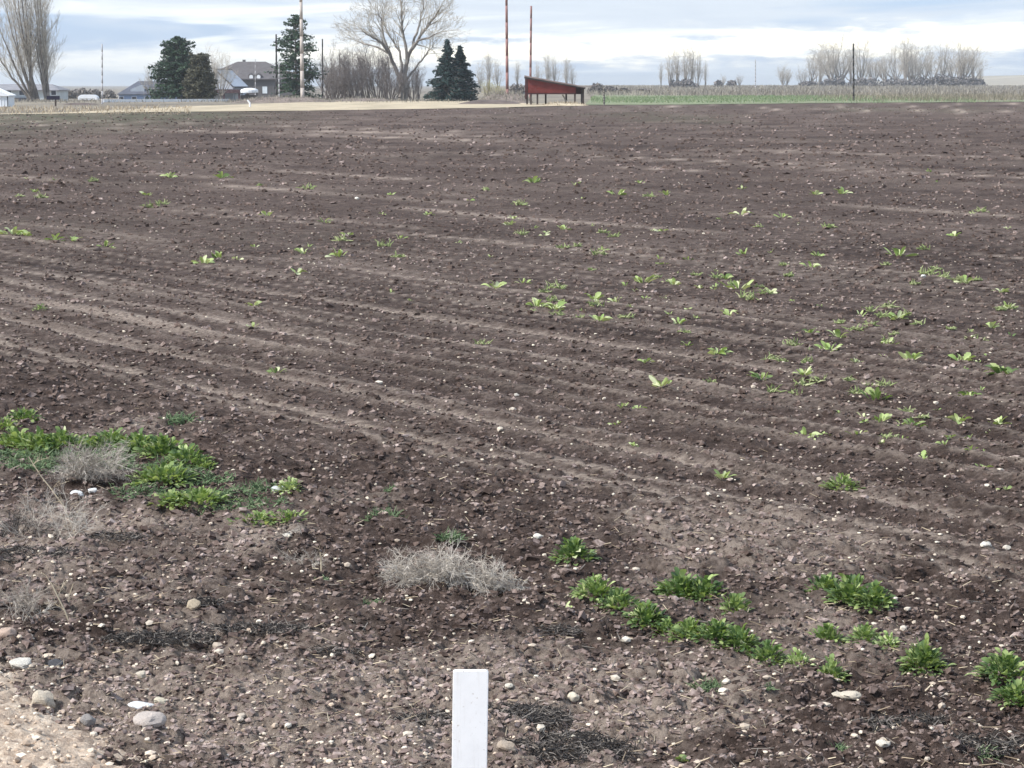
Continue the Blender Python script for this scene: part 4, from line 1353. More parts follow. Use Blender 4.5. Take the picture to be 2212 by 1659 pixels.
conifer('spruce_tree', 'dark blue-green spruce with the shorter right spire', 994, 214, 227, 126, 115, spr, 400, 40, M_SPRUCE, 35, 0.13, 0.13, None, 'tree', -0.25, 0.0, 0.07)

# bare shrubs and small trees: stems fanning up from the foot, fine twigs all along them
def spray_tree(seed, H, half_w, stems, tw, r0, rt, foot=0.25, lev=2, tl=0.14, low=0.18, trunk=0.0, up=0.5):
    q = np.random.default_rng(seed)
    wood, twig = [], []
    if trunk: wood.append((np.array([0, 0, -0.2]), np.array([0, 0, trunk]), r0 * 2.2, r0 * 1.7, .3))
    def sub(p, d, L, r, lv):
        for i in range(2):
            d = d + q.normal(0, 0.14, 3) + np.array([0, 0, 0.06]); d /= np.linalg.norm(d)
            p2 = p + d * L / 2
            twig.append((p, p2, r, r * 0.75, q.uniform(0.05, 0.95)))
            p = p2
            if lv > 0:
                for _ in range(2):
                    e = d + q.normal(0, 0.42, 3); e /= np.linalg.norm(e)
                    sub(p, e, L * q.uniform(0.5, 0.75), r * 0.7, lv - 1)
    for k in range(stems):
        a = q.uniform(0, 6.28); u = math.sqrt(q.uniform(0, 1))
        tip = np.array([math.cos(a) * u * half_w, math.sin(a) * u * half_w, H * (1 - 0.42 * u * u) * q.uniform(0.82, 1.0)])
        b = np.array([q.normal(0, foot), q.normal(0, foot), trunk - 0.15])
        mid = b + (tip - b) * 0.45; mid[:2] = b[:2] + (tip[:2] - b[:2]) * 0.62
        N = 9
        pts = [(1 - t) ** 2 * b + 2 * t * (1 - t) * mid + t * t * tip + q.normal(0, H * 0.006, 3) for t in np.linspace(0, 1, N + 1)]
        for i in range(N):
            ra, rb = r0 * (1 - i / N) ** 0.9 + rt, r0 * (1 - (i + 1) / N) ** 0.9 + rt
            wood.append((pts[i], pts[i + 1], ra, rb, q.uniform(0, .7)))
            if i / N >= low:
                d = pts[i + 1] - pts[i]; d /= np.linalg.norm(d)
                for _ in range(tw):
                    e = d + q.normal(0, 0.5, 3) + np.array([0, 0, up * 0.3]); e /= np.linalg.norm(e)
                    sub(pts[i + 1], e, H * tl * q.uniform(0.6, 1.3), rt, lev)
    def mk(name, L, sides):
        a = list(zip(*L))
        return segs_mesh(name, np.array(a[0]), np.array(a[1]), np.array(a[2]), np.array(a[3]), sides, np.array(a[4]))
    return mk('trunk', wood, 5), mk('crown', twig, 3)


SHRUB_A = spray_tree(41, 5.0, 2.0, 12, 2, 0.06, 0.013, 0.5, 2, 0.16)
SHRUB_B = spray_tree(42, 5.0, 1.6, 10, 2, 0.07, 0.013, 0.4, 2, 0.17)
ROUND_A = spray_tree(43, 14.0, 5.0, 9, 2, 0.20, 0.026, 0.3, 2, 0.15, 0.3, 2.0)
ROUND_B = spray_tree(44, 14.0, 4.2, 10, 2, 0.20, 0.026, 0.5, 2, 0.15, 0.2, 0.8)
COLUMN_A = spray_tree(45, 16.0, 2.6, 8, 2, 0.20, 0.026, 0.5, 2, 0.12, 0.15, 0.4)
COLUMN_B = spray_tree(46, 16.0, 1.9, 7, 2, 0.20, 0.026, 0.4, 2, 0.12, 0.12, 0.4)


def copy_with(meshes, tm, bm=None):
    """same tree shape, other twig colour"""
    c = meshes[1].copy(); c.materials.clear(); c.materials.append(tm)
    t = meshes[0].copy(); t.materials.clear(); t.materials.append(bm or M_BARK)
    return t, c


SHD_A, SHD_B = copy_with(SHRUB_A, M_TWIGD, M_TWIGD), copy_with(SHRUB_B, M_TWIGD, M_TWIGD)
for i, (px, h_, w, D) in enumerate([(712, 95, 1.0, 262), (738, 104, .9, 258), (762, 92, 1.1, 266), (790, 100, 1.0, 262), (815, 112, .9, 258), (836, 96, 1.0, 268), (890, 84, .8, 262), (905, 70, .7, 268), (846, 74, 1.1, 252), (775, 70, 1.3, 250), (725, 66, 1.3, 250)]):
    place_tree('bare_shrub', 'grey bare shrub, %s from the left in the thicket around the cottonwood' % ORD[sorted([712, 738, 762, 790, 815, 836, 890, 905, 846, 775, 725]).index(px)], (SHD_A, SHD_B)[i % 2], px, 216, D, h_, 5.0, 'shrub', 'bare shrubs thicket beside the cottonwood', w)
SHY = copy_with(SHRUB_B, M_TWIGY, M_TWIGD)
place_tree('budding_shrub', 'yellowish budding bush right of the twin spruces', SHY, 1052, 212, 250, 38, 5.0, 'shrub', None, 1.25)
place_tree('budding_shrub', 'yellowish low bush left of the reddish utility pole', copy_with(SHRUB_A, M_TWIGY, M_TWIGD), 1076, 212, 252, 30, 5.0, 'shrub', None, 1.25)
for i, (px, h_, D, lab) in enumerate([(330, 62, 300, 'pale bare tree left of the broad evergreen'), (452, 100, 330, 'pale bare tree rising behind the evergreen bush'), (478, 84, 335, 'pale bare tree right behind the evergreen bush'), (715, 88, 330, 'pale bare tree above the thicket right of the open evergreen')]):
    place_tree('bare_tree', lab, (ROUND_A, ROUND_B)[i % 2], px, 206, D, h_ + 12, 14.0, 'tree', None, 0.8)
for i, (px, py, h_, D, w) in enumerate([(1038, 196, 62, 620, .9), (1055, 196, 80, 640, 1.0), (1074, 196, 66, 630, .9), (1118, 195, 58, 650, .8), (1162, 195, 60, 680, .8), (1182, 195, 74, 690, 1.0), (1198, 195, 70, 690, .9), (1224, 195, 68, 700, .9), (1236, 195, 54, 700, .8)]):
    place_tree('poplar_tree', ('pale bare poplar, %s from the left above the yellowish bushes' % ORD[i] if px < 1100 else 'pale bare poplar, %s from the left in the row behind the red shelter' % ORD[i - 3]), (COLUMN_A, COLUMN_B)[i % 2], px, py, D, h_, 16.0, 'tree', 'distant poplars behind the poles and shelter' if px < 1100 else 'distant poplars behind the red shelter', w)
for i, (px, h_, D, w) in enumerate([(1428, 52, 760, .7), (1450, 78, 700, 1.0), (1462, 72, 705, .9), (1480, 84, 700, 1.0), (1494, 82, 705, .9), (1508, 76, 700, .8), (1524, 52, 740, .7)]):
    place_tree('poplar_tree', 'bare poplar, %s from the left in the isolated clump right of centre' % ORD[i], (COLUMN_B, COLUMN_A)[i % 2], px, 190, D, h_, 16.0, 'tree', 'bare poplars of the isolated clump', w)
grove = [(1752, 56, 1.1), (1770, 70, 1.3), (1796, 94, 1.5), (1818, 82, 1.2), (1838, 66, 1.0), (1862, 90, 1.4), (1888, 58, 1.1), (1912, 64, 1.2), (1934, 72, 1.2), (1954, 94, 1.2), (1974, 88, 1.3), (1996, 74, 1.0), (2012, 58, 1.3), (2036, 86, 1.3), (2060, 70, 1.2), (2082, 88, 1.4), (2102, 70, 1.2), (2117, 46, 1.0)]
MR = [ROUND_A, ROUND_B, ROUND_B, COLUMN_A]
for i, (px, h_, w) in enumerate(grove):
    place_tree('bare_tree', 'pale bare tree, %s from the left in the long distant grove' % ORD[i], MR[(i * 7) % 4], px, 186, 820 + 30 * (i % 3), h_ + 6, 16.0 if (i * 7) % 4 == 3 else 14.0, 'tree', 'trees of the long distant grove', w)
for px, h_, lab in [(1700, 40, 'faint square-topped bare tree left of the long grove'), (1562, 24, 'faint low bare tree behind the two dark bushes'), (1598, 26, 'faint low bare tree right of the two dark bushes'), (1690, 46, 'faint bare tree standing left of the grove'), (1730, 42, 'faint bare tree at the left end of the grove')]:
    place_tree('bare_tree', lab, ROUND_B, px, 187, 980, h_, 14.0, 'tree', None, 1.0)


def bush(name, label, px, py, D, W_, H_, mat, seed, n=900, size=0.2, cat='bush', group=None):
    sc = scale_at(D); p = P(px, py, D); z0 = float(ground_z(p.x, D))
    root = thing(name, label, cat, (p.x, D, z0), 0, group)
    q = np.random.default_rng(seed)
    a = q.normal(0, 1, (n, 3)); a /= np.linalg.norm(a, axis=1, keepdims=True)
    a *= q.uniform(0.3, 1, (n, 1)) ** 0.5
    lump = 0.75 + 0.5 * fbm(a[:, 0] * 3 + 5, a[:, 1] * 3 + a[:, 2] * 2, 2, seed)
    C = a * lump[:, None] * np.array([W_ * sc / 2, W_ * sc / 2 * 0.7, (p.z - z0 + H_ * sc)])
    C[:, 2] = np.abs(C[:, 2])
    v, f = needle_quads(C, size * D / 250.0, q)
    o = obj('foliage', mesh_np('foliage', v, f, attrs={'tone': np.repeat(q.uniform(0, 1, n), 4)}), mat, root)
    tag(o, kind='stuff')
    st = [(np.array([0, 0, -0.1]), np.array([q.normal(0, .3) * W_ * sc / 4, 0, H_ * sc * 0.6]), 0.06, 0.03, .3) for _ in range(4)]
    seg_obj('stem', st, M_TWIGD, root, 'stuff', 4)
    return root


M_BUSHD = toned('far_dark_bush', [(0.1, (0.11, 0.105, 0.11)), (0.5, (0.17, 0.16, 0.16)), (0.9, (0.27, 0.245, 0.23))], 0.9, 0, False, 1)
M_BUSHG = toned('grey_bush', [(0.1, (0.13, 0.115, 0.11)), (0.5, (0.20, 0.18, 0.165)), (0.9, (0.30, 0.27, 0.24))], 0.9, 0, False, 1)
bush('bush', 'dark low bush at the foot of the isolated poplar clump', 1478, 191, 690, 66, 18, M_BUSHD, 51, 900)
bush('bush', 'small dark bush, left of two on the horizon', 1552, 186, 760, 18, 12, M_BUSHD, 52, 260)
bush('bush', 'small dark bush, right of two on the horizon', 1581, 186, 760, 24, 12, M_BUSHD, 53, 260)
for i, (px, w, h_) in enumerate([(1800, 60, 18), (1870, 80, 18), (1940, 70, 16), (1990, 50, 18), (2035, 70, 26), (2080, 80, 22), (1745, 40, 10), (2110, 40, 16)]):
    bush('bush', 'dim grey undergrowth bush, %s from the left at the foot of the long grove' % ORD[sorted([1800, 1870, 1940, 1990, 2035, 2080, 1745, 2110]).index(px)], px, 186, 800, w, h_, M_BUSHD, 60 + i, 500, 0.2, 'bush', 'undergrowth of the long distant grove')
for i, (px, py, D, w, h_, lab) in enumerate([(150, 204, 420, 40, 10, 'far grey bush above the brown soil mound, left end'), (178, 204, 425, 50, 13, 'far grey bush above the brown soil mound, middle'), (205, 204, 420, 34, 9, 'far grey bush above the brown soil mound, right end'), (236, 204, 430, 30, 10, 'far grey bush right of the thin pole')]):
    bush('bush', lab, px, py, D, w, h_, M_BUSHG, 80 + i, 320)
for i, (px, w, h_, D) in enumerate([(1118, 36, 20, 420), (1215, 50, 10, 400), (1290, 40, 22, 430), (1320, 34, 14, 430), (1348, 30, 10, 440), (1390, 40, 8, 450)]):
    bush('bush', ['dark grey bush between the reddish pole and the shelter', 'low grey bush seen under the red shelter', 'grey bush at the right end of the red shelter', 'grey bush behind the fence post', 'low grey bush right of the fence post', 'low tan bush further right of the fence post'][i], px, 201, D, w, h_, M_BUSHG, 90 + i, 320)

# ------------------------------------------------------------------ berms, mounds and rough grass beyond the field
def mound(name, label, x0, x1, ybot, ytop, D, depth, mat, seed, cat='mound', tuft=0, tuft_mat=None, tuft_h=0.25):
    a, b = P(x0, ybot, D), P(x1, ybot, D)
    cx = (a.x + b.x) / 2; hw = (b.x - a.x) / 2
    z0 = float(ground_z(cx, D)) - 0.08
    H = P(cx, ytop, D).z - z0
    H = P((x0 + x1) / 2, ytop, D).z - z0
    nx_, ny_ = 70, 16
    X, Y = np.meshgrid(np.linspace(-1, 1, nx_), np.linspace(-1, 1, ny_))
    env = np.clip(1 - np.abs(X) ** 2.2, 0, 1) ** 0.8 * np.clip(1 - Y * Y, 0, 1)
    Z = H * env * (0.55 + 0.75 * fbm(X * hw * 0.45 + seed, Y * depth * 0.4, 4, seed))
    v = np.stack([(X * hw).ravel(), (Y * depth).ravel(), Z.ravel()], 1)
    i = np.arange(ny_ - 1)[:, None] * nx_ + np.arange(nx_ - 1)[None, :]
    f = np.stack([i, i + 1, i + nx_ + 1, i + nx_], -1).reshape(-1, 4)
    if tuft:
        root = thing(name, label, cat, (cx, D, z0))
        obj('heap', mesh_np('heap', v, f, True), mat, root)
        q = np.random.default_rng(seed)
        k = q.integers(0, len(v), tuft)
        p0 = v[k] + q.normal(0, 1, (tuft, 3)) * np.array([0.12, 0.1, 0.0])
        d = np.stack([q.normal(0, .35, tuft), q.normal(0, .35, tuft), np.ones(tuft)], 1) * (tuft_h * q.uniform(0.4, 1.2, tuft) * (0.2 + 0.8 * np.clip(v[k][:, 2] / max(H, .01), 0, 1)))[:, None]
        o = obj('dry_weeds', segs_mesh('dry_weeds', p0, p0 + d, np.full(tuft, 0.028), np.full(tuft, 0.01), 3, q.uniform(0, 1, tuft)), tuft_mat or M_STRAW, root)
        tag(o, kind='stuff')
        return root
    o = obj(name, mesh_np(name, v, f, True), mat, None, (cx, D, z0))
    return tag(o, label, cat)


M_BERM = plain('berm_soil', (0.19, 0.155, 0.135), 0.35, 1.2, 0.95)
M_BERMD = plain('dark_berm_soil', (0.12, 0.095, 0.085), 0.35, 1.2, 0.95)
M_WEEDG = toned('grey_dry_weeds', [(0.1, (0.16, 0.145, 0.125)), (0.5, (0.27, 0.245, 0.205)), (0.9, (0.40, 0.365, 0.29))], 0.9, 0, False, 2)
mound('soil_mound', 'dark brown soil heap left of the thin grey pole', 137, 209, 238, 220, 190, 2.2, M_BERMD, 301)
mound('weedy_berm', 'long low brown berm below the white rail', 222, 520, 233, 229, 196, 3.0, M_BERM, 302, 'berm', 500, M_WEEDG, 0.1)
mound('weedy_berm', 'brown weedy berm at the foot of the pale utility pole', 500, 730, 223, 209, 212, 4.0, M_BERM, 303, 'berm', 900, M_WEEDG)
mound('weedy_berm', 'grey weedy berm in front of the bare shrub thicket', 700, 860, 221, 212, 222, 4.0, M_BERM, 304, 'berm', 500, M_WEEDG)
mound('weedy_mound', 'grey weedy mound at the foot of the reddish utility pole', 1030, 1150, 229, 203, 206, 5.0, M_BERM, 305, 'mound', 900, M_WEEDG, 0.5)
mound('soil_mound', 'low dark soil heap in front of the twin spruces', 985, 1130, 230, 213, 192, 3.0, M_BERMD, 306)
mound('weedy_berm', 'pale rough grass edge in front of the white shed', 14, 235, 244, 238, 150, 4.0, M_TAN, 307, 'berm', 420, M_STRAW, 0.2)
mound('straw_heap', 'pale low straw heap in front of the red shelter', 1165, 1275, 231.5, 222, 176, 1.8, M_TAN, 308, 'heap', 260, M_STRAW, 0.2)


def rough(name, label, n, x0, x1, d0, d1, h0, h1, mat, r=0.03, seed=1, clump=0.5, cat='grass', ramp=0):
    q = np.random.default_rng(seed)
    y = q.uniform(d0, d1, n); px = q.uniform(x0, x1, n)
    x = (px - CX) / FPX * y
    k = q.uniform(0, 1, n) < sstep(clump - 0.15, clump + 0.1, fbm(x * 0.05 + seed, y * 0.012, 4, seed)) * (sstep(x0, x0 + ramp, px) if ramp else 1.0)
    x, y = x[k], y[k]; n = len(x)
    z = ground_z(x, y) - 0.05
    h = q.uniform(h0, h1, n)
    p0 = np.stack([x, y, z], 1); d = np.stack([q.normal(0, .3, n), q.normal(0, .3, n), np.ones(n)], 1) * h[:, None]
    rr = r * y / 300
    o = obj(name, segs_mesh(name, p0, p0 + d, rr, rr * 0.4, 3, q.uniform(0, 1, n)), mat)
    return tag(o, label, cat, None, 'stuff')


rough('dry_grass', 'band of grey-brown dry weeds beyond the green crop at right', 12000, 1270, 2260, 330, 760, 0.3, 0.9, M_WEEDG, 0.05, 11, 0.35)
M_WEEDGR = toned('green_brown_weeds', [(0.1, (0.15, 0.14, 0.10)), (0.5, (0.25, 0.225, 0.165)), (0.9, (0.38, 0.34, 0.25))], 0.9, 0, False, 2)
rough('field_edge_weeds', 'rough brown and green weeds along the far right field edge', 6000, 1660, 2300, 212, 330, 0.2, 0.65, M_WEEDGR, 0.04, 12, 0.42, 'grass', 430)
M_CROP = toned('crop_blade', [(0.1, (0.12, 0.18, 0.085)), (0.5, (0.18, 0.25, 0.125)), (0.9, (0.30, 0.34, 0.20))], 0.9, 0, False, 2)
rough('crop_grass', 'young green crop standing on the strip right of the shelter', 12000, 1275, 2100, 200, 330, 0.08, 0.30, M_CROP, 0.05, 15, 0.40)
rough('yard_grass', 'dry grass of the yards beyond the dirt track', 3500, -40, 1000, 205, 330, 0.1, 0.4, M_WEEDG, 0.05, 13, 0.42)
rough('straw_grass', 'pale dry grass tufts along the near edge of the dirt track', 900, -40, 420, 122, 165, 0.08, 0.28, M_STRAW, 0.06, 14, 0.42)

# ------------------------------------------------------------------ poles
def pole(name, label, x0, y0, x1, y1, D, r0, r1, mat, extras=None, cat='pole', base_z=None):
    b, t = P(x0, y0, D), P(x1, y1, D)
    z0 = float(ground_z(b.x, D))
    root = thing(name, label, cat, (b.x, D, z0 - 0.1 if base_z is None else base_z))
    m = MB(); n = 8
    off = Vector(root.location)
    dirn = t - b
    zb = off.z - 0.2
    k0 = (zb - b.z) / dirn.z
    bb = b + dirn * k0
    for i in range(n):
        a, c = i / n, (i + 1) / n
        m.tube(bb.lerp(t, a) - off, bb.lerp(t, c) - off, r0 + (r1 - r0) * a, r0 + (r1 - r0) * c, 10)
    me = m.mesh('shaft'); me.polygons.foreach_set('use_smooth', np.ones(len(me.polygons), bool))
    obj('shaft', me, mat, root)
    if extras: extras(root, t - off)
    return root


M_POLEP = plain('pale_pole_wood', (0.46, 0.41, 0.37), 0.15, 2.0, 0.85)
M_POLER = plain('reddish_pole_wood', (0.27, 0.15, 0.135), 0.18, 2.0, 0.85)
M_POLED = plain('dark_pole_wood', (0.055, 0.05, 0.05), 0.25, 2.0, 0.85)
M_POLEG = plain('grey_pole_metal', (0.42, 0.41, 0.42), 0.1, 2.0, 0.6)


def crossarm(wd, dz=0.5):
    def f(root, top):
        m = MB(); m.box(top.x - wd, top.x + wd, top.y - 0.06, top.y + 0.06, top.z - dz, top.z - dz + 0.11)
        obj('crossarm', m.mesh('crossarm', 0.01), M_POLED, root)
        for s in (-0.85, -0.4, 0.4, 0.85):
            k = MB(); k.tube((top.x + wd * s, top.y, top.z - dz + 0.11), (top.x + wd * s, top.y, top.z - dz + 0.27), 0.05, 0.035, 8)
            obj('insulator', k.mesh('insulator'), M_POLEG, root)
    return f


pole('utility_pole', 'thick pale utility pole in front of the open evergreen', 653.5, 210, 649, -70, 214, 0.20, 0.125, M_POLEP, crossarm(1.1))
pole('utility_pole', 'tall reddish utility pole left of the red shelter', 1096, 212, 1093.5, -60, 207, 0.15, 0.105, M_POLER, crossarm(1.1))
pole('utility_pole', 'reddish pole rising behind the red shelter', 1145.5, 205, 1147.5, 13, 222, 0.125, 0.10, M_POLER)
pole('metal_pole', 'thin grey pole standing beside the brown soil heap', 221, 236, 220.5, 95, 196, 0.075, 0.055, M_POLEG)
pole('dark_pole', 'tall dark pole left of the open evergreen', 597.5, 213, 596.5, 74, 228, 0.095, 0.08, M_POLED)
pole('metal_pole', 'short grey post beside the left dark pole', 603, 213, 602.5, 138, 229, 0.07, 0.06, M_POLEG)
pole('dark_pole', 'tall dark pole right of the open evergreen', 697, 212, 696.5, 84, 228, 0.08, 0.07, M_POLED)
pole('metal_pole', 'slim grey pipe in front of the brown house', 551.5, 216, 551.5, 128, 300, 0.06, 0.05, M_POLEG)
pole('utility_pole', 'dark pole in front of the long distant grove', 1844, 217, 1843.5, 94, 232, 0.105, 0.085, M_POLED)
pole('utility_pole', 'faint thin pole on the horizon left of the grove', 1632, 186, 1632, 129, 640, 0.16, 0.13, M_POLEG)
pole('fence_post', 'grey wooden fence post right of the red shelter', 1305, 229, 1304.5, 190, 178, 0.075, 0.07, plain('old_post_wood', (0.17, 0.16, 0.14), 0.2, 4.0, 0.9), None, 'post')

# ------------------------------------------------------------------ red animal shelter
M_RED = plain('red_boards', (0.165, 0.034, 0.030), 0.25, 1.5, 0.8)
M_REDD = plain('dark_red_boards', (0.06, 0.022, 0.022), 0.25, 1.5, 0.85)
M_ROOFD = plain('dark_roof', (0.075, 0.06, 0.058), 0.25, 1.0, 0.8)
M_TINROOF = plain('weathered_roof_sheet', (0.26, 0.21, 0.20), 0.25, 1.0, 0.7)
M_WOODD = plain('dark_post_wood', (0.075, 0.058, 0.05), 0.25, 3.0, 0.9)


def shelter():
    D = 184.0
    o0 = P(1200, 226, D)
    root = thing('animal_shelter', 'red open-sided animal shelter with sloping roof on posts', 'shelter', (o0.x, D, 0.0))
    def L(x, y):
        p = P(x, y, D); return p.x - o0.x, p.z
    dep = 3.2
    xa, za = L(1133, 163); xb, zb = L(1264, 187)
    th = 0.11
    # roof sheet in panels, slightly uneven, laid along the slope
    nP = 7
    for i in range(nP):
        a, b = i / nP, (i + 1) / nP
        x0, z0, x1, z1 = xa + (xb - xa) * a, za + (zb - za) * a, xa + (xb - xa) * b, za + (zb - za) * b
        dz = random.uniform(-0.012, 0.012)
        m = MB(); m.prism([(x0 + .006, z0 - th + dz), (x1, z1 - th + dz), (x1, z1 + dz), (x0 + .006, z0 + dz)], -0.35 + random.uniform(-.04, .04), dep)
        obj('roof_panel', m.mesh('roof_panel', 0.008), M_TINROOF, root)
    m = MB(); m.prism([(xa - 0.02, za - th - 0.14), (xb + 0.02, zb - th - 0.10), (xb + 0.02, zb - th - .004), (xa - 0.02, za - th - .004)], -0.26, -0.2)
    obj('fascia', m.mesh('fascia'), M_ROOFD, root)
    # boards of the long red side, vertical, hung between the posts
    x0, z0 = L(1141, 168); x1, z1 = L(1244, 190); zbot = L(1141, 202.5)[1]
    nB = 24
    for i in range(nB):
        a, b = i / nB, (i + 1) / nB
        u0, u1 = x0 + (x1 - x0) * a, x0 + (x1 - x0) * b
        t0 = z0 + (z1 - z0) * a; t1 = z0 + (z1 - z0) * b
        y_ = random.uniform(-0.006, 0.006)
        m = MB(); m.prism([(u0 + .004, zbot + random.uniform(-.015, .015)), (u1 - .004, zbot + random.uniform(-.015, .015)), (u1 - .004, t1 + .02), (u0 + .004, t0 + .02)], -0.03 + y_, 0.0 + y_)
        obj('board', m.mesh('board'), M_RED, root)
    m = MB(); m.box(x0, x1 + 0.02, -0.075, -0.038, zbot - 0.05, zbot + 0.07)
    obj('rail', m.mesh('rail', 0.004), M_REDD, root)
    # dark left end wall
    m = MB(); m.box(L(1134.5, 0)[0], L(1137.5, 0)[0], -0.02, dep - 0.2, L(0, 214)[1], za - th - 0.02)
    obj('end_wall', m.mesh('end_wall'), M_REDD, root)
    m = MB(); m.box(L(1136, 0)[0], L(1141, 0)[0], -0.04, -0.006, L(0, 207)[1], z0 + 0.02)
    obj('corner_board', m.mesh('corner_board'), M_REDD, root)
    # back wall, seen dark through the open right bay
    xr, zr = L(1262, 188)
    m = MB(); m.prism([(x0, zbot - 0.05), (xr, zbot - 0.05), (xr, zr - 0.12), (x0, z0 - 0.06)], dep - 0.3, dep - 0.25)
    obj('back_wall', m.mesh('back_wall'), M_REDD, root)
    for (px, yy) in ((1147, 0.0), (1161, 0.02), (1242, 0.0), (1260, 0.05), (1139, dep - 0.4), (1180, dep - .4), (1225, dep - 0.4), (1259, dep - 0.4)):
        x, _ = L(px, 200)
        zt = za + (zb - za) * (x - xa) / (xb - xa) - th - 0.02
        m = MB(); m.box(x - 0.075, x + 0.075, yy + 0.006, yy + 0.15, -0.15, zt)
        obj('post', m.mesh('post', 0.008), M_WOODD, root)
    m = MB(); xe, ze = L(1285, 184)
    m.prism([(xb - 0.05, zb - 0.06), (xe, ze - 0.05), (xe, ze), (xb - 0.05, zb - 0.01)], 0.5, 0.56)
    obj('beam', m.mesh('beam'), M_TINROOF, root)
    # pale brace under the shelter
    xs0, zs0 = L(1216, 205); xs1, zs1 = L(1228, 226)
    m = MB(); m.tube((xs0, 1.2, zs0), (xs1, 1.0, zs1), 0.06, 0.06, 6)
    obj('brace', m.mesh('brace'), plain('bleached_wood', (0.46, 0.43, 0.38), 0.15, 3, 0.9), root)


shelter()

# ------------------------------------------------------------------ brown house
M_HWALL = plain('brown_siding', (0.125, 0.118, 0.120), 0.12, 0.7, 0.85)
M_HROOF = plain('brown_shingle', (0.112, 0.103, 0.106), 0.2, 1.5, 0.9)
M_SIDING = plain('blue_grey_siding', (0.42, 0.46, 0.52), 0.08, 0.7, 0.8)
M_TRIM = plain('dark_blue_trim', (0.055, 0.06, 0.078), 0.15, 1.0, 0.7)
M_PORCH = plain('dark_red_porch_roof', (0.085, 0.045, 0.05), 0.2, 1.0, 0.8)
M_GLASS = plain('window_glass', (0.70, 0.76, 0.80), 0.1, 1.0, 0.15, 0, 0.6)
M_WHITE = plain('white_paint', (0.80, 0.82, 0.84), 0.06, 1.0, 0.6)
M_GREYW = plain('grey_wall', (0.50, 0.50, 0.50), 0.1, 1.0, 0.8)


def hip_roof(name, x0, x1, y0, y1, ze, r0, r1, zr, mat, root, th=0.18):
    ym = (y0 + y1) / 2
    v = [(x0, y0, ze), (x1, y0, ze), (x1, y1, ze), (x0, y1, ze), (r0, ym, zr), (r1, ym, zr)]
    lo = [(a, b, c - th) for a, b, c in v[:4]]
    m = MB(); m.add(v + lo, [(0, 1, 5, 4), (1, 2, 5), (2, 3, 4, 5), (3, 0, 4), (6, 7, 1, 0), (7, 8, 2, 1), (8, 9, 3, 2), (9, 6, 0, 3), (9, 8, 7, 6)])
    return obj(name, m.mesh(name), mat, root)


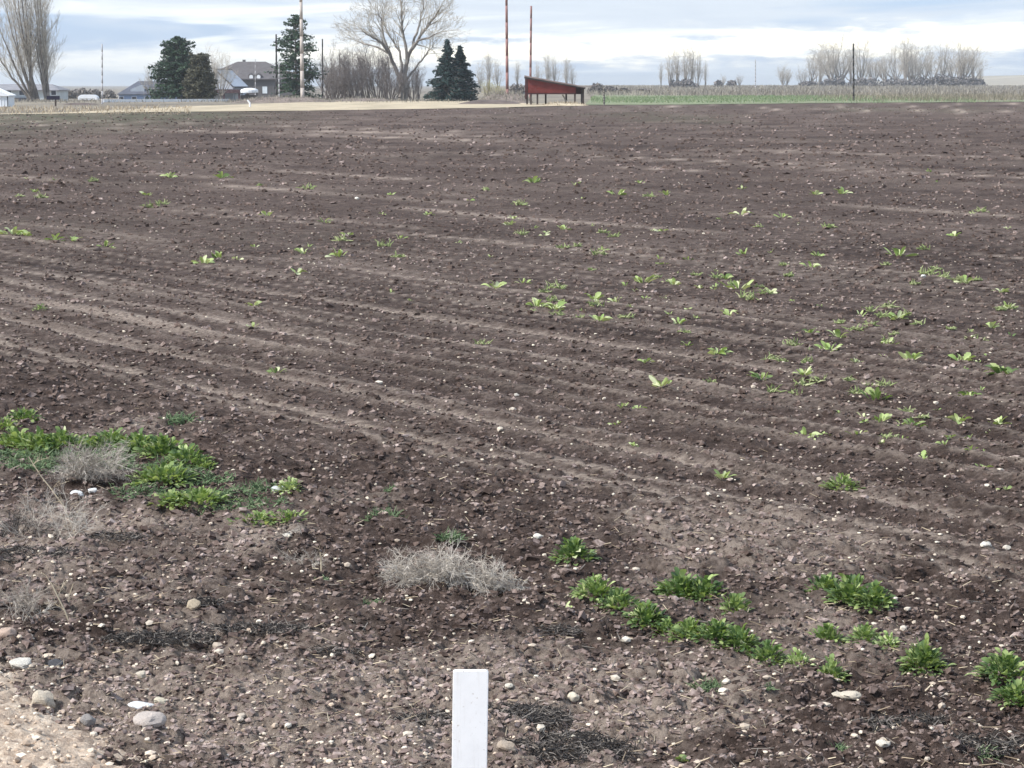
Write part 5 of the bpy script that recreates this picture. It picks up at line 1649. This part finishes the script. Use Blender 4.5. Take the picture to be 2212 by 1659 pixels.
def house():
    D = 380.0
    o0 = P(533, 216, D); z0 = float(ground_z(o0.x, D))
    root = thing('brown_house', 'two-storey brown house with hipped roof behind the evergreens', 'house', (o0.x, D, z0))
    def L(x, y, dd=D):
        p = P(x, y, dd); return p.x - o0.x, p.z - z0
    xl, ze = L(428, 170); xr, _ = L(644, 170); r0, zr = L(505, 132.5); r1, _ = L(567, 132.5)
    m = MB(); m.box(xl + .35, xr - .35, 0, 10, -0.3, ze - 0.19); obj('wall', m.mesh('wall'), M_HWALL, root)
    rf = hip_roof('roof', xl, xr, -0.45, 10.45, ze, r0, r1, zr, M_HROOF, root)
    k = MB(); k.box(L(512, 0)[0], L(518, 0)[0], 6.2, 6.9, zr - 0.7, zr + 0.35); obj('chimney', k.mesh('chimney'), M_HWALL, rf)
    for px in (543, 559):
        cx, cz = L(px, 166.5)
        dm = MB(); dm.prism([(cx - 0.5, cz - 0.62), (cx + 0.5, cz - 0.62), (cx + 0.5, cz + 0.35), (cx, cz + 0.72), (cx - 0.5, cz + 0.35)], -0.30, 3.2)
        do_ = obj('dormer', dm.mesh('dormer'), M_HROOF, root)
        n = 20
        w = MB(); w.prism([(cx + 0.34 * math.cos(2 * math.pi * i / n), cz + 0.38 * math.sin(2 * math.pi * i / n)) for i in range(n)], -0.36, -0.303)
        obj('window', w.mesh('window'), M_WHITE, do_)
    # pale downpipe-like trim strips on the wall
    for px in (566, 583, 590):
        x, _ = L(px, 170); s = MB(); s.box(x - 0.14, x + 0.14, -0.05, -0.003, 0.0, ze - 0.3); obj('trim_strip', s.mesh('trim_strip'), M_HWALL, root)
    x, _ = L(572, 190)
    s = MB(); s.box(x - 0.5, x + 0.5, -0.05, -0.003, 1.0, 2.4); f = obj('window', s.mesh('window'), M_TRIM, root)
    s = MB(); s.box(x - 0.42, x + 0.42, -0.065, -0.053, 1.1, 2.3); obj('pane', s.mesh('pane'), M_GLASS, f)
    # garage wing turned so its right roof slope shows
    W0 = P(470, 216, 368)
    wing = Matrix.Translation((W0.x - o0.x, -12.0, 0)) @ Matrix.Rotation(R(-22), 4, 'Z')
    pk = P(470, 150, 368).z - z0; ev = P(470, 187, 368).z - z0
    hw = 3.3; wd = 4.6
    def wp(m_, name, mat): 
        me = m_.mesh(name); me.transform(wing); return obj(name, me, mat, root)
    m = MB(); m.prism([(-hw + .3, -0.3), (hw - .3, -0.3), (hw - .3, ev), (0, pk - 0.28), (-hw + .3, ev)], 0, wd); wp(m, 'wing_wall', M_SIDING)
    for s in (-1, 1):
        m = MB(); m.prism([(0, pk), (s * hw, ev), (s * hw, ev - 0.16), (0, pk - 0.16)][::s], -0.35, wd + 0.2); wp(m, 'wing_roof', plain('blue_grey_metal_roof', (0.40, 0.44, 0.50), 0.1, 0.6, 0.5))
        m = MB(); m.prism([(0, pk + 0.05), (s * (hw + .05), ev + 0.02), (s * (hw + .05), ev - 0.28), (0, pk - 0.25)][::s], -0.44, -0.36); wp(m, 'bargeboard', M_TRIM)
    m = MB(); m.box(-0.12, 0.12, -0.5, wd + 0.25, pk + 0.0, pk + 0.13); wp(m, 'ridge_cap', M_TRIM)
    m = MB(); m.box(hw - 0.02, hw + 0.16, -0.42, wd + 0.25, ev - 0.22, ev + 0.03); wp(m, 'gutter', M_TRIM)
    # siding boards that catch the light on the gable
    for i in range(9):
        zz = 1.9 + i * 0.33
        half = (hw - 0.35) * min(1.0, (pk - 0.3 - zz) / (pk - ev))
        if half < 0.3: break
        m = MB(); m.box(-half, half, -0.03, -0.004, zz, zz + 0.3); wp(m, 'siding_board', M_SIDING)
    # porch roof, garage doors and posts
    x0, zt = L(448, 193, 366); x1, zb = L(521, 201, 366)
    m = MB(); m.prism([(x0, zb), (x1, zb), (x1, zb + 0.25), (x1 - 0.3, zt), (x0 + 0.3, zt), (x0, zb + 0.25)], -15.2, -12.6); obj('porch_roof', m.mesh('porch_roof'), M_PORCH, root)
    for px in (450, 485, 518):
        x, _ = L(px, 200, 366); m = MB(); m.box(x - 0.14, x + 0.14, -15.0, -14.7, -0.3, zb); obj('porch_post', m.mesh('porch_post'), M_PORCH, root)
    m = MB(); m.box(x0 + 0.3, x1 - 0.3, -12.4, -12.2, -0.3, zb); obj('porch_wall', m.mesh('porch_wall'), M_GREYW, root)
    for a, b in ((453, 482), (488, 516)):
        xa, _ = L(a, 200, 366); xb, _ = L(b, 200, 366)
        m = MB(); m.box(xa, xb, -12.48, -12.41, -0.25, zb - 0.15); d_ = obj('garage_door', m.mesh('garage_door', 0.01), M_WHITE if a > 470 else M_GREYW, root)
        for i in range(3):
            m = MB(); zz = -0.1 + i * (zb) / 3; m.box(xa + .1, xb - .1, -12.5, -12.484, zz, zz + (zb) / 3 - 0.08); obj('panel', m.mesh('panel'), M_WHITE if a > 470 else M_GREYW, d_)


house()


def canopy():
    D = 290.0
    o0 = P(539, 216, D); z0 = float(ground_z(o0.x, D))
    root = thing('garden_canopy', 'white low canopy over dark clutter by the brown house', 'canopy', (o0.x, D, z0))
    sc = scale_at(D); zc = P(539, 200, D).z - z0; zt = P(539, 189, D).z - z0
    n = 16; vv, ff = [], []
    for k, (rr, hh) in enumerate([(1.0, 0), (1.0, .45), (0.93, .62), (0.6, .80), (0.3, .9)]):
        for i in range(n):
            a = 2 * math.pi * i / n
            vv.append((19 * sc * rr * math.cos(a), 1.1 * rr * math.sin(a), zc + (zt - zc) * hh))
    for k in range(4):
        for i in range(n): ff.append((k * n + i, k * n + (i + 1) % n, (k + 1) * n + (i + 1) % n, (k + 1) * n + i))
    ff.append(tuple(range(4 * n, 5 * n))); ff.append(tuple(range(n - 1, -1, -1)))
    m = MB(); m.add(vv, ff); obj('canopy_top', m.mesh('canopy_top'), M_WHITE, root)
    for sx in (-0.85, 0.85):
        for sy in (-0.5, 0.5):
            m = MB(); m.tube((19 * sc * sx, sy, -0.1), (19 * sc * sx, sy, zc), 0.04, 0.04, 6); obj('leg', m.mesh('leg'), M_POLED, root)
    g = thing('garden_clutter', 'dark garden machine under the white canopy', 'machine', (o0.x - 0.1, D, z0))
    m = MB(); m.box(-1.05, 1.0, -0.45, 0.45, 0.25, 0.98); obj('body', m.mesh('body', 0.06), M_POLED, g)
    m = MB(); m.box(-0.5, 0.1, -0.3, 0.3, 0.98, 1.12); obj('seat', m.mesh('seat', 0.06), M_PORCH, g)
    for sx in (-0.6, 0.5):
        for sy in (-0.42, 0.42):
            m = MB(); m.tube((sx, sy - .06, 0.2), (sx, sy + .06, 0.2), 0.24, 0.24, 14); obj('wheel', m.mesh('wheel', 0.02), M_POLED, g)


canopy()


def low_house():
    D = 350.0
    o0 = P(62, 214, D); z0 = float(ground_z(o0.x, D))
    root = thing('ranch_house', 'low pale ranch house behind the bare poplars at left', 'house', (o0.x, D, z0))
    def L(x, y):
        p = P(x, y, D); return p.x - o0.x, p.z - z0
    xl, _ = L(-60, 0); xr, ze = L(129, 194); rl, zr = L(-20, 181.5); rr, _ = L(100, 181.5)
    m = MB(); m.box(xl + .3, xr - .3, 0, 8, -0.3, ze - 0.16); obj('wall', m.mesh('wall'), plain('pale_siding', (0.55, 0.58, 0.58), 0.08, 0.6, 0.8), root)
    hip_roof('roof', xl, xr, -0.5, 8.5, ze, rl, rr, zr, plain('grey_shingle', (0.24, 0.24, 0.26), 0.15, 1.2, 0.9), root, 0.14)
    for px, w in ((20, 10), (47, 12), (116, 12)):
        x, _ = L(px, 203)
        m = MB(); ww = w * scale_at(D) / 2; m.box(x - ww, x + ww, -0.05, -0.004, 0.9, 1.75); f = obj('window', m.mesh('window'), M_WHITE, root)
        m = MB(); m.box(x - ww + .07, x + ww - .07, -0.065, -0.053, 0.97, 1.68); obj('pane', m.mesh('pane'), M_TRIM, f)
    m = MB(); a, _ = L(26, 0); b, _ = L(55, 0); m.box(a, b, -0.6, -0.01, -0.3, 0.55); obj('dark_skirting', m.mesh('dark_skirting'), M_TRIM, root)


low_house()


def blue_house():
    D = 330.0
    o0 = P(300, 218, D); z0 = float(ground_z(o0.x, D))
    root = thing('blue_building', 'low blue-grey building with dark hipped roof left of the evergreen', 'building', (o0.x, D, z0))
    def L(x, y):
        p = P(x, y, D); return p.x - o0.x, p.z - z0
    xl, ze = L(254, 203); xr, _ = L(385, 203); rl, zr = L(290, 175); rr, _ = L(350, 175)
    m = MB(); m.box(xl + .15, xr - .15, 0, 7, -0.3, ze - 0.14); obj('wall', m.mesh('wall'), plain('blue_siding', (0.25, 0.33, 0.50), 0.1, 0.6, 0.8), root)
    rf = hip_roof('roof', xl, xr, -0.35, 7.35, ze, rl, rr, zr, plain('dark_blue_shingle', (0.10, 0.11, 0.14), 0.2, 1.2, 0.9), root, 0.12)
    m = MB(); a, za = L(281, 198); b, zb = L(302, 184); m.prism([(a, za), (b + .6, za), (b + .6, zb - .1), (b, zb), (a, za + .35)], 0.4, 1.6); obj('dormer', m.mesh('dormer'), plain('dormer_siding', (0.36, 0.40, 0.45), 0.1, 0.8, 0.8), rf)
    for px in (262, 290, 318, 340):
        x, _ = L(px, 211); m = MB(); m.box(x - 0.4, x + 0.4, -0.05, -0.004, 0.25, 0.85); f = obj('window', m.mesh('window'), M_WHITE, root)
        m = MB(); m.box(x - 0.33, x + 0.33, -0.065, -0.053, 0.31, 0.79); obj('pane', m.mesh('pane'), M_TRIM, f)


blue_house()


def white_shed():
    D = 172.0
    o0 = P(0, 241, D)
    root = thing('white_shed', 'small white metal shed cut by the left edge', 'shed', (o0.x, D, 0.0))
    def L(x, y):
        p = P(x, y, D); return p.x - o0.x, p.z
    xr, zt = L(17, 207); xl = -2.2
    m = MB(); m.box(xl, xr, 0, 2.2, -0.1, zt); obj('wall', m.mesh('wall'), plain('white_sheet_metal', (0.74, 0.78, 0.82), 0.05, 0.8, 0.5), root)
    for i in range(11):
        x = xl + 0.1 + i * 0.24
        if x > xr - 0.05: break
        m = MB(); m.box(x, x + 0.05, -0.03, -0.003, -0.05, zt - 0.02); obj('rib', m.mesh('rib'), M_WHITE, root)
    zp = L(0, 194)[1]
    xm = (xl + xr) / 2
    m = MB(); m.prism([(xl - .12, zt - 0.02), (xr + .12, zt - 0.02), (xr + .12, zt + 0.05), (xm, zp + 0.25), (xl - .12, zt + 0.05)], -0.15, 2.35); obj('roof', m.mesh('roof'), M_WHITE, root)
    m = MB(); m.box(xr - 0.06, xr + 0.02, -0.045, -0.032, -0.05, zt - 0.03); obj('corner_trim', m.mesh('corner_trim'), M_TRIM, root)


white_shed()


def mailbox_sign():
    D = 176.0
    o0 = P(120.5, 237, D)
    root = thing('dark_sign', 'dark horizontal board on a post beside the bare poplars', 'sign', (o0.x, D, 0.0))
    def L(x, y):
        p = P(x, y, D); return p.x - o0.x, p.z
    a, zt = L(101, 207); b, zb = L(129, 215.5)
    m = MB(); m.box(a, b, -0.08, 0.08, zb, zt); obj('board', m.mesh('board', 0.015), plain('near_black_paint', (0.018, 0.016, 0.035), 0.2, 2, 0.6), root)
    m = MB(); m.box(-0.06, 0.06, -0.055, 0.055, -0.15, zb); obj('post', m.mesh('post', 0.006), M_WOODD, root)


mailbox_sign()


def white_rail():
    D0, D1 = 214.0, 236.0
    a, b = P(224, 219.5, D0), P(492, 218.0, D1)
    root = thing('white_rail_fence', 'long low white rail fence in front of the evergreens', 'fence', (a.x, a.y, float(ground_z(a.x, a.y))))
    off = Vector(root.location)
    n = 8
    for i in range(n):
        p, q = a.lerp(b, i / n) - off, a.lerp(b, (i + 1) / n) - off
        d = (q - p); d.z = 0; d.normalize(); nn = Vector((-d.y, d.x, 0)) * 0.02
        zt, zb = max(p.z, q.z) , 0
        for (h0, h1) in ((-0.05, 0.22), (-0.33, -0.09)):
            m = MB(); e = d * 0.06
            pp, qq = p + e, q - e
            m.add([pp - nn + Vector((0, 0, h0)), qq - nn + Vector((0, 0, h0)), qq + nn + Vector((0, 0, h0)), pp + nn + Vector((0, 0, h0)), pp - nn + Vector((0, 0, h1)), qq - nn + Vector((0, 0, h1)), qq + nn + Vector((0, 0, h1)), pp + nn + Vector((0, 0, h1))],
                  [(3, 2, 1, 0), (4, 5, 6, 7), (0, 1, 5, 4), (1, 2, 6, 5), (2, 3, 7, 6), (3, 0, 4, 7)])
            obj('rail', m.mesh('rail'), M_WHITE, root)
    for i in range(n + 1):
        p = a.lerp(b, i / n); z = float(ground_z(p.x, p.y)) - 0.1
        p = p - off
        m = MB(); m.box(p.x - 0.055, p.x + 0.055, p.y - 0.055, p.y + 0.055, z - off.z, p.z + 0.22); obj('post', m.mesh('post', 0.006), M_WHITE, root)


white_rail()


def trailer():
    D = 300.0
    o0 = P(192, 218, D); z0 = float(ground_z(o0.x, D))
    root = thing('white_trailer', 'pale low trailer parked beyond the brown soil heap', 'trailer', (o0.x, D, z0))
    m = MB(); m.prism([(-1.35, 0.35), (1.3, 0.35), (1.3, 0.75), (0.9, 1.08), (-0.95, 1.08), (-1.35, 0.8)], -0.8, 0.8); obj('body', m.mesh('body', 0.05), M_WHITE, root)
    for sx in (-0.7, 0.55):
        for sy in (-0.72, 0.72):
            m = MB(); m.tube((sx, sy - .1, 0.22), (sx, sy + .1, 0.22), 0.26, 0.26, 14); obj('wheel', m.mesh('wheel', 0.02), M_POLED, root)
    m = MB(); m.box(-1.0, 0.9, -0.815, -0.803, 0.5, 0.6); obj('trim_strip', m.mesh('trim_strip'), M_GREYW, root)


trailer()
p = P(540, 231, 165)
q_ = thing('white_standpipe', 'small white standpipe at the edge of the dirt track', 'pipe', (p.x, 165, 0.0))
m = MB(); m.tube((0, 0, -0.1), (0, 0, 0.28), 0.075, 0.075, 10); obj('riser', m.mesh('riser'), M_WHITE, q_)
m = MB(); m.tube((0, 0, 0.28), (-0.2, 0, 0.52), 0.07, 0.06, 10); obj('elbow', m.mesh('elbow'), M_WHITE, q_)

# ------------------------------------------------------------------ thin haze over the far land
def haze():
    m = bpy.data.materials.new('haze_air'); m.use_nodes = True
    n = NT(m.node_tree)
    v = n.node('ShaderNodeVolumePrincipled', {'Color': (0.90, 0.95, 1.0, 1), 'Density': 0.00024, 'Anisotropy': 0.2})
    out = n.node('ShaderNodeOutputMaterial')
    n.l.new(v.outputs[0], out.inputs['Volume'])
    b = MB(); b.box(-3600, 3600, -70, 7600, -2.2, 30.0)
    o = obj('haze', b.mesh('haze'), m)
    tag(o, 'thin pale haze over the far fields', 'haze', None, 'stuff')


haze()
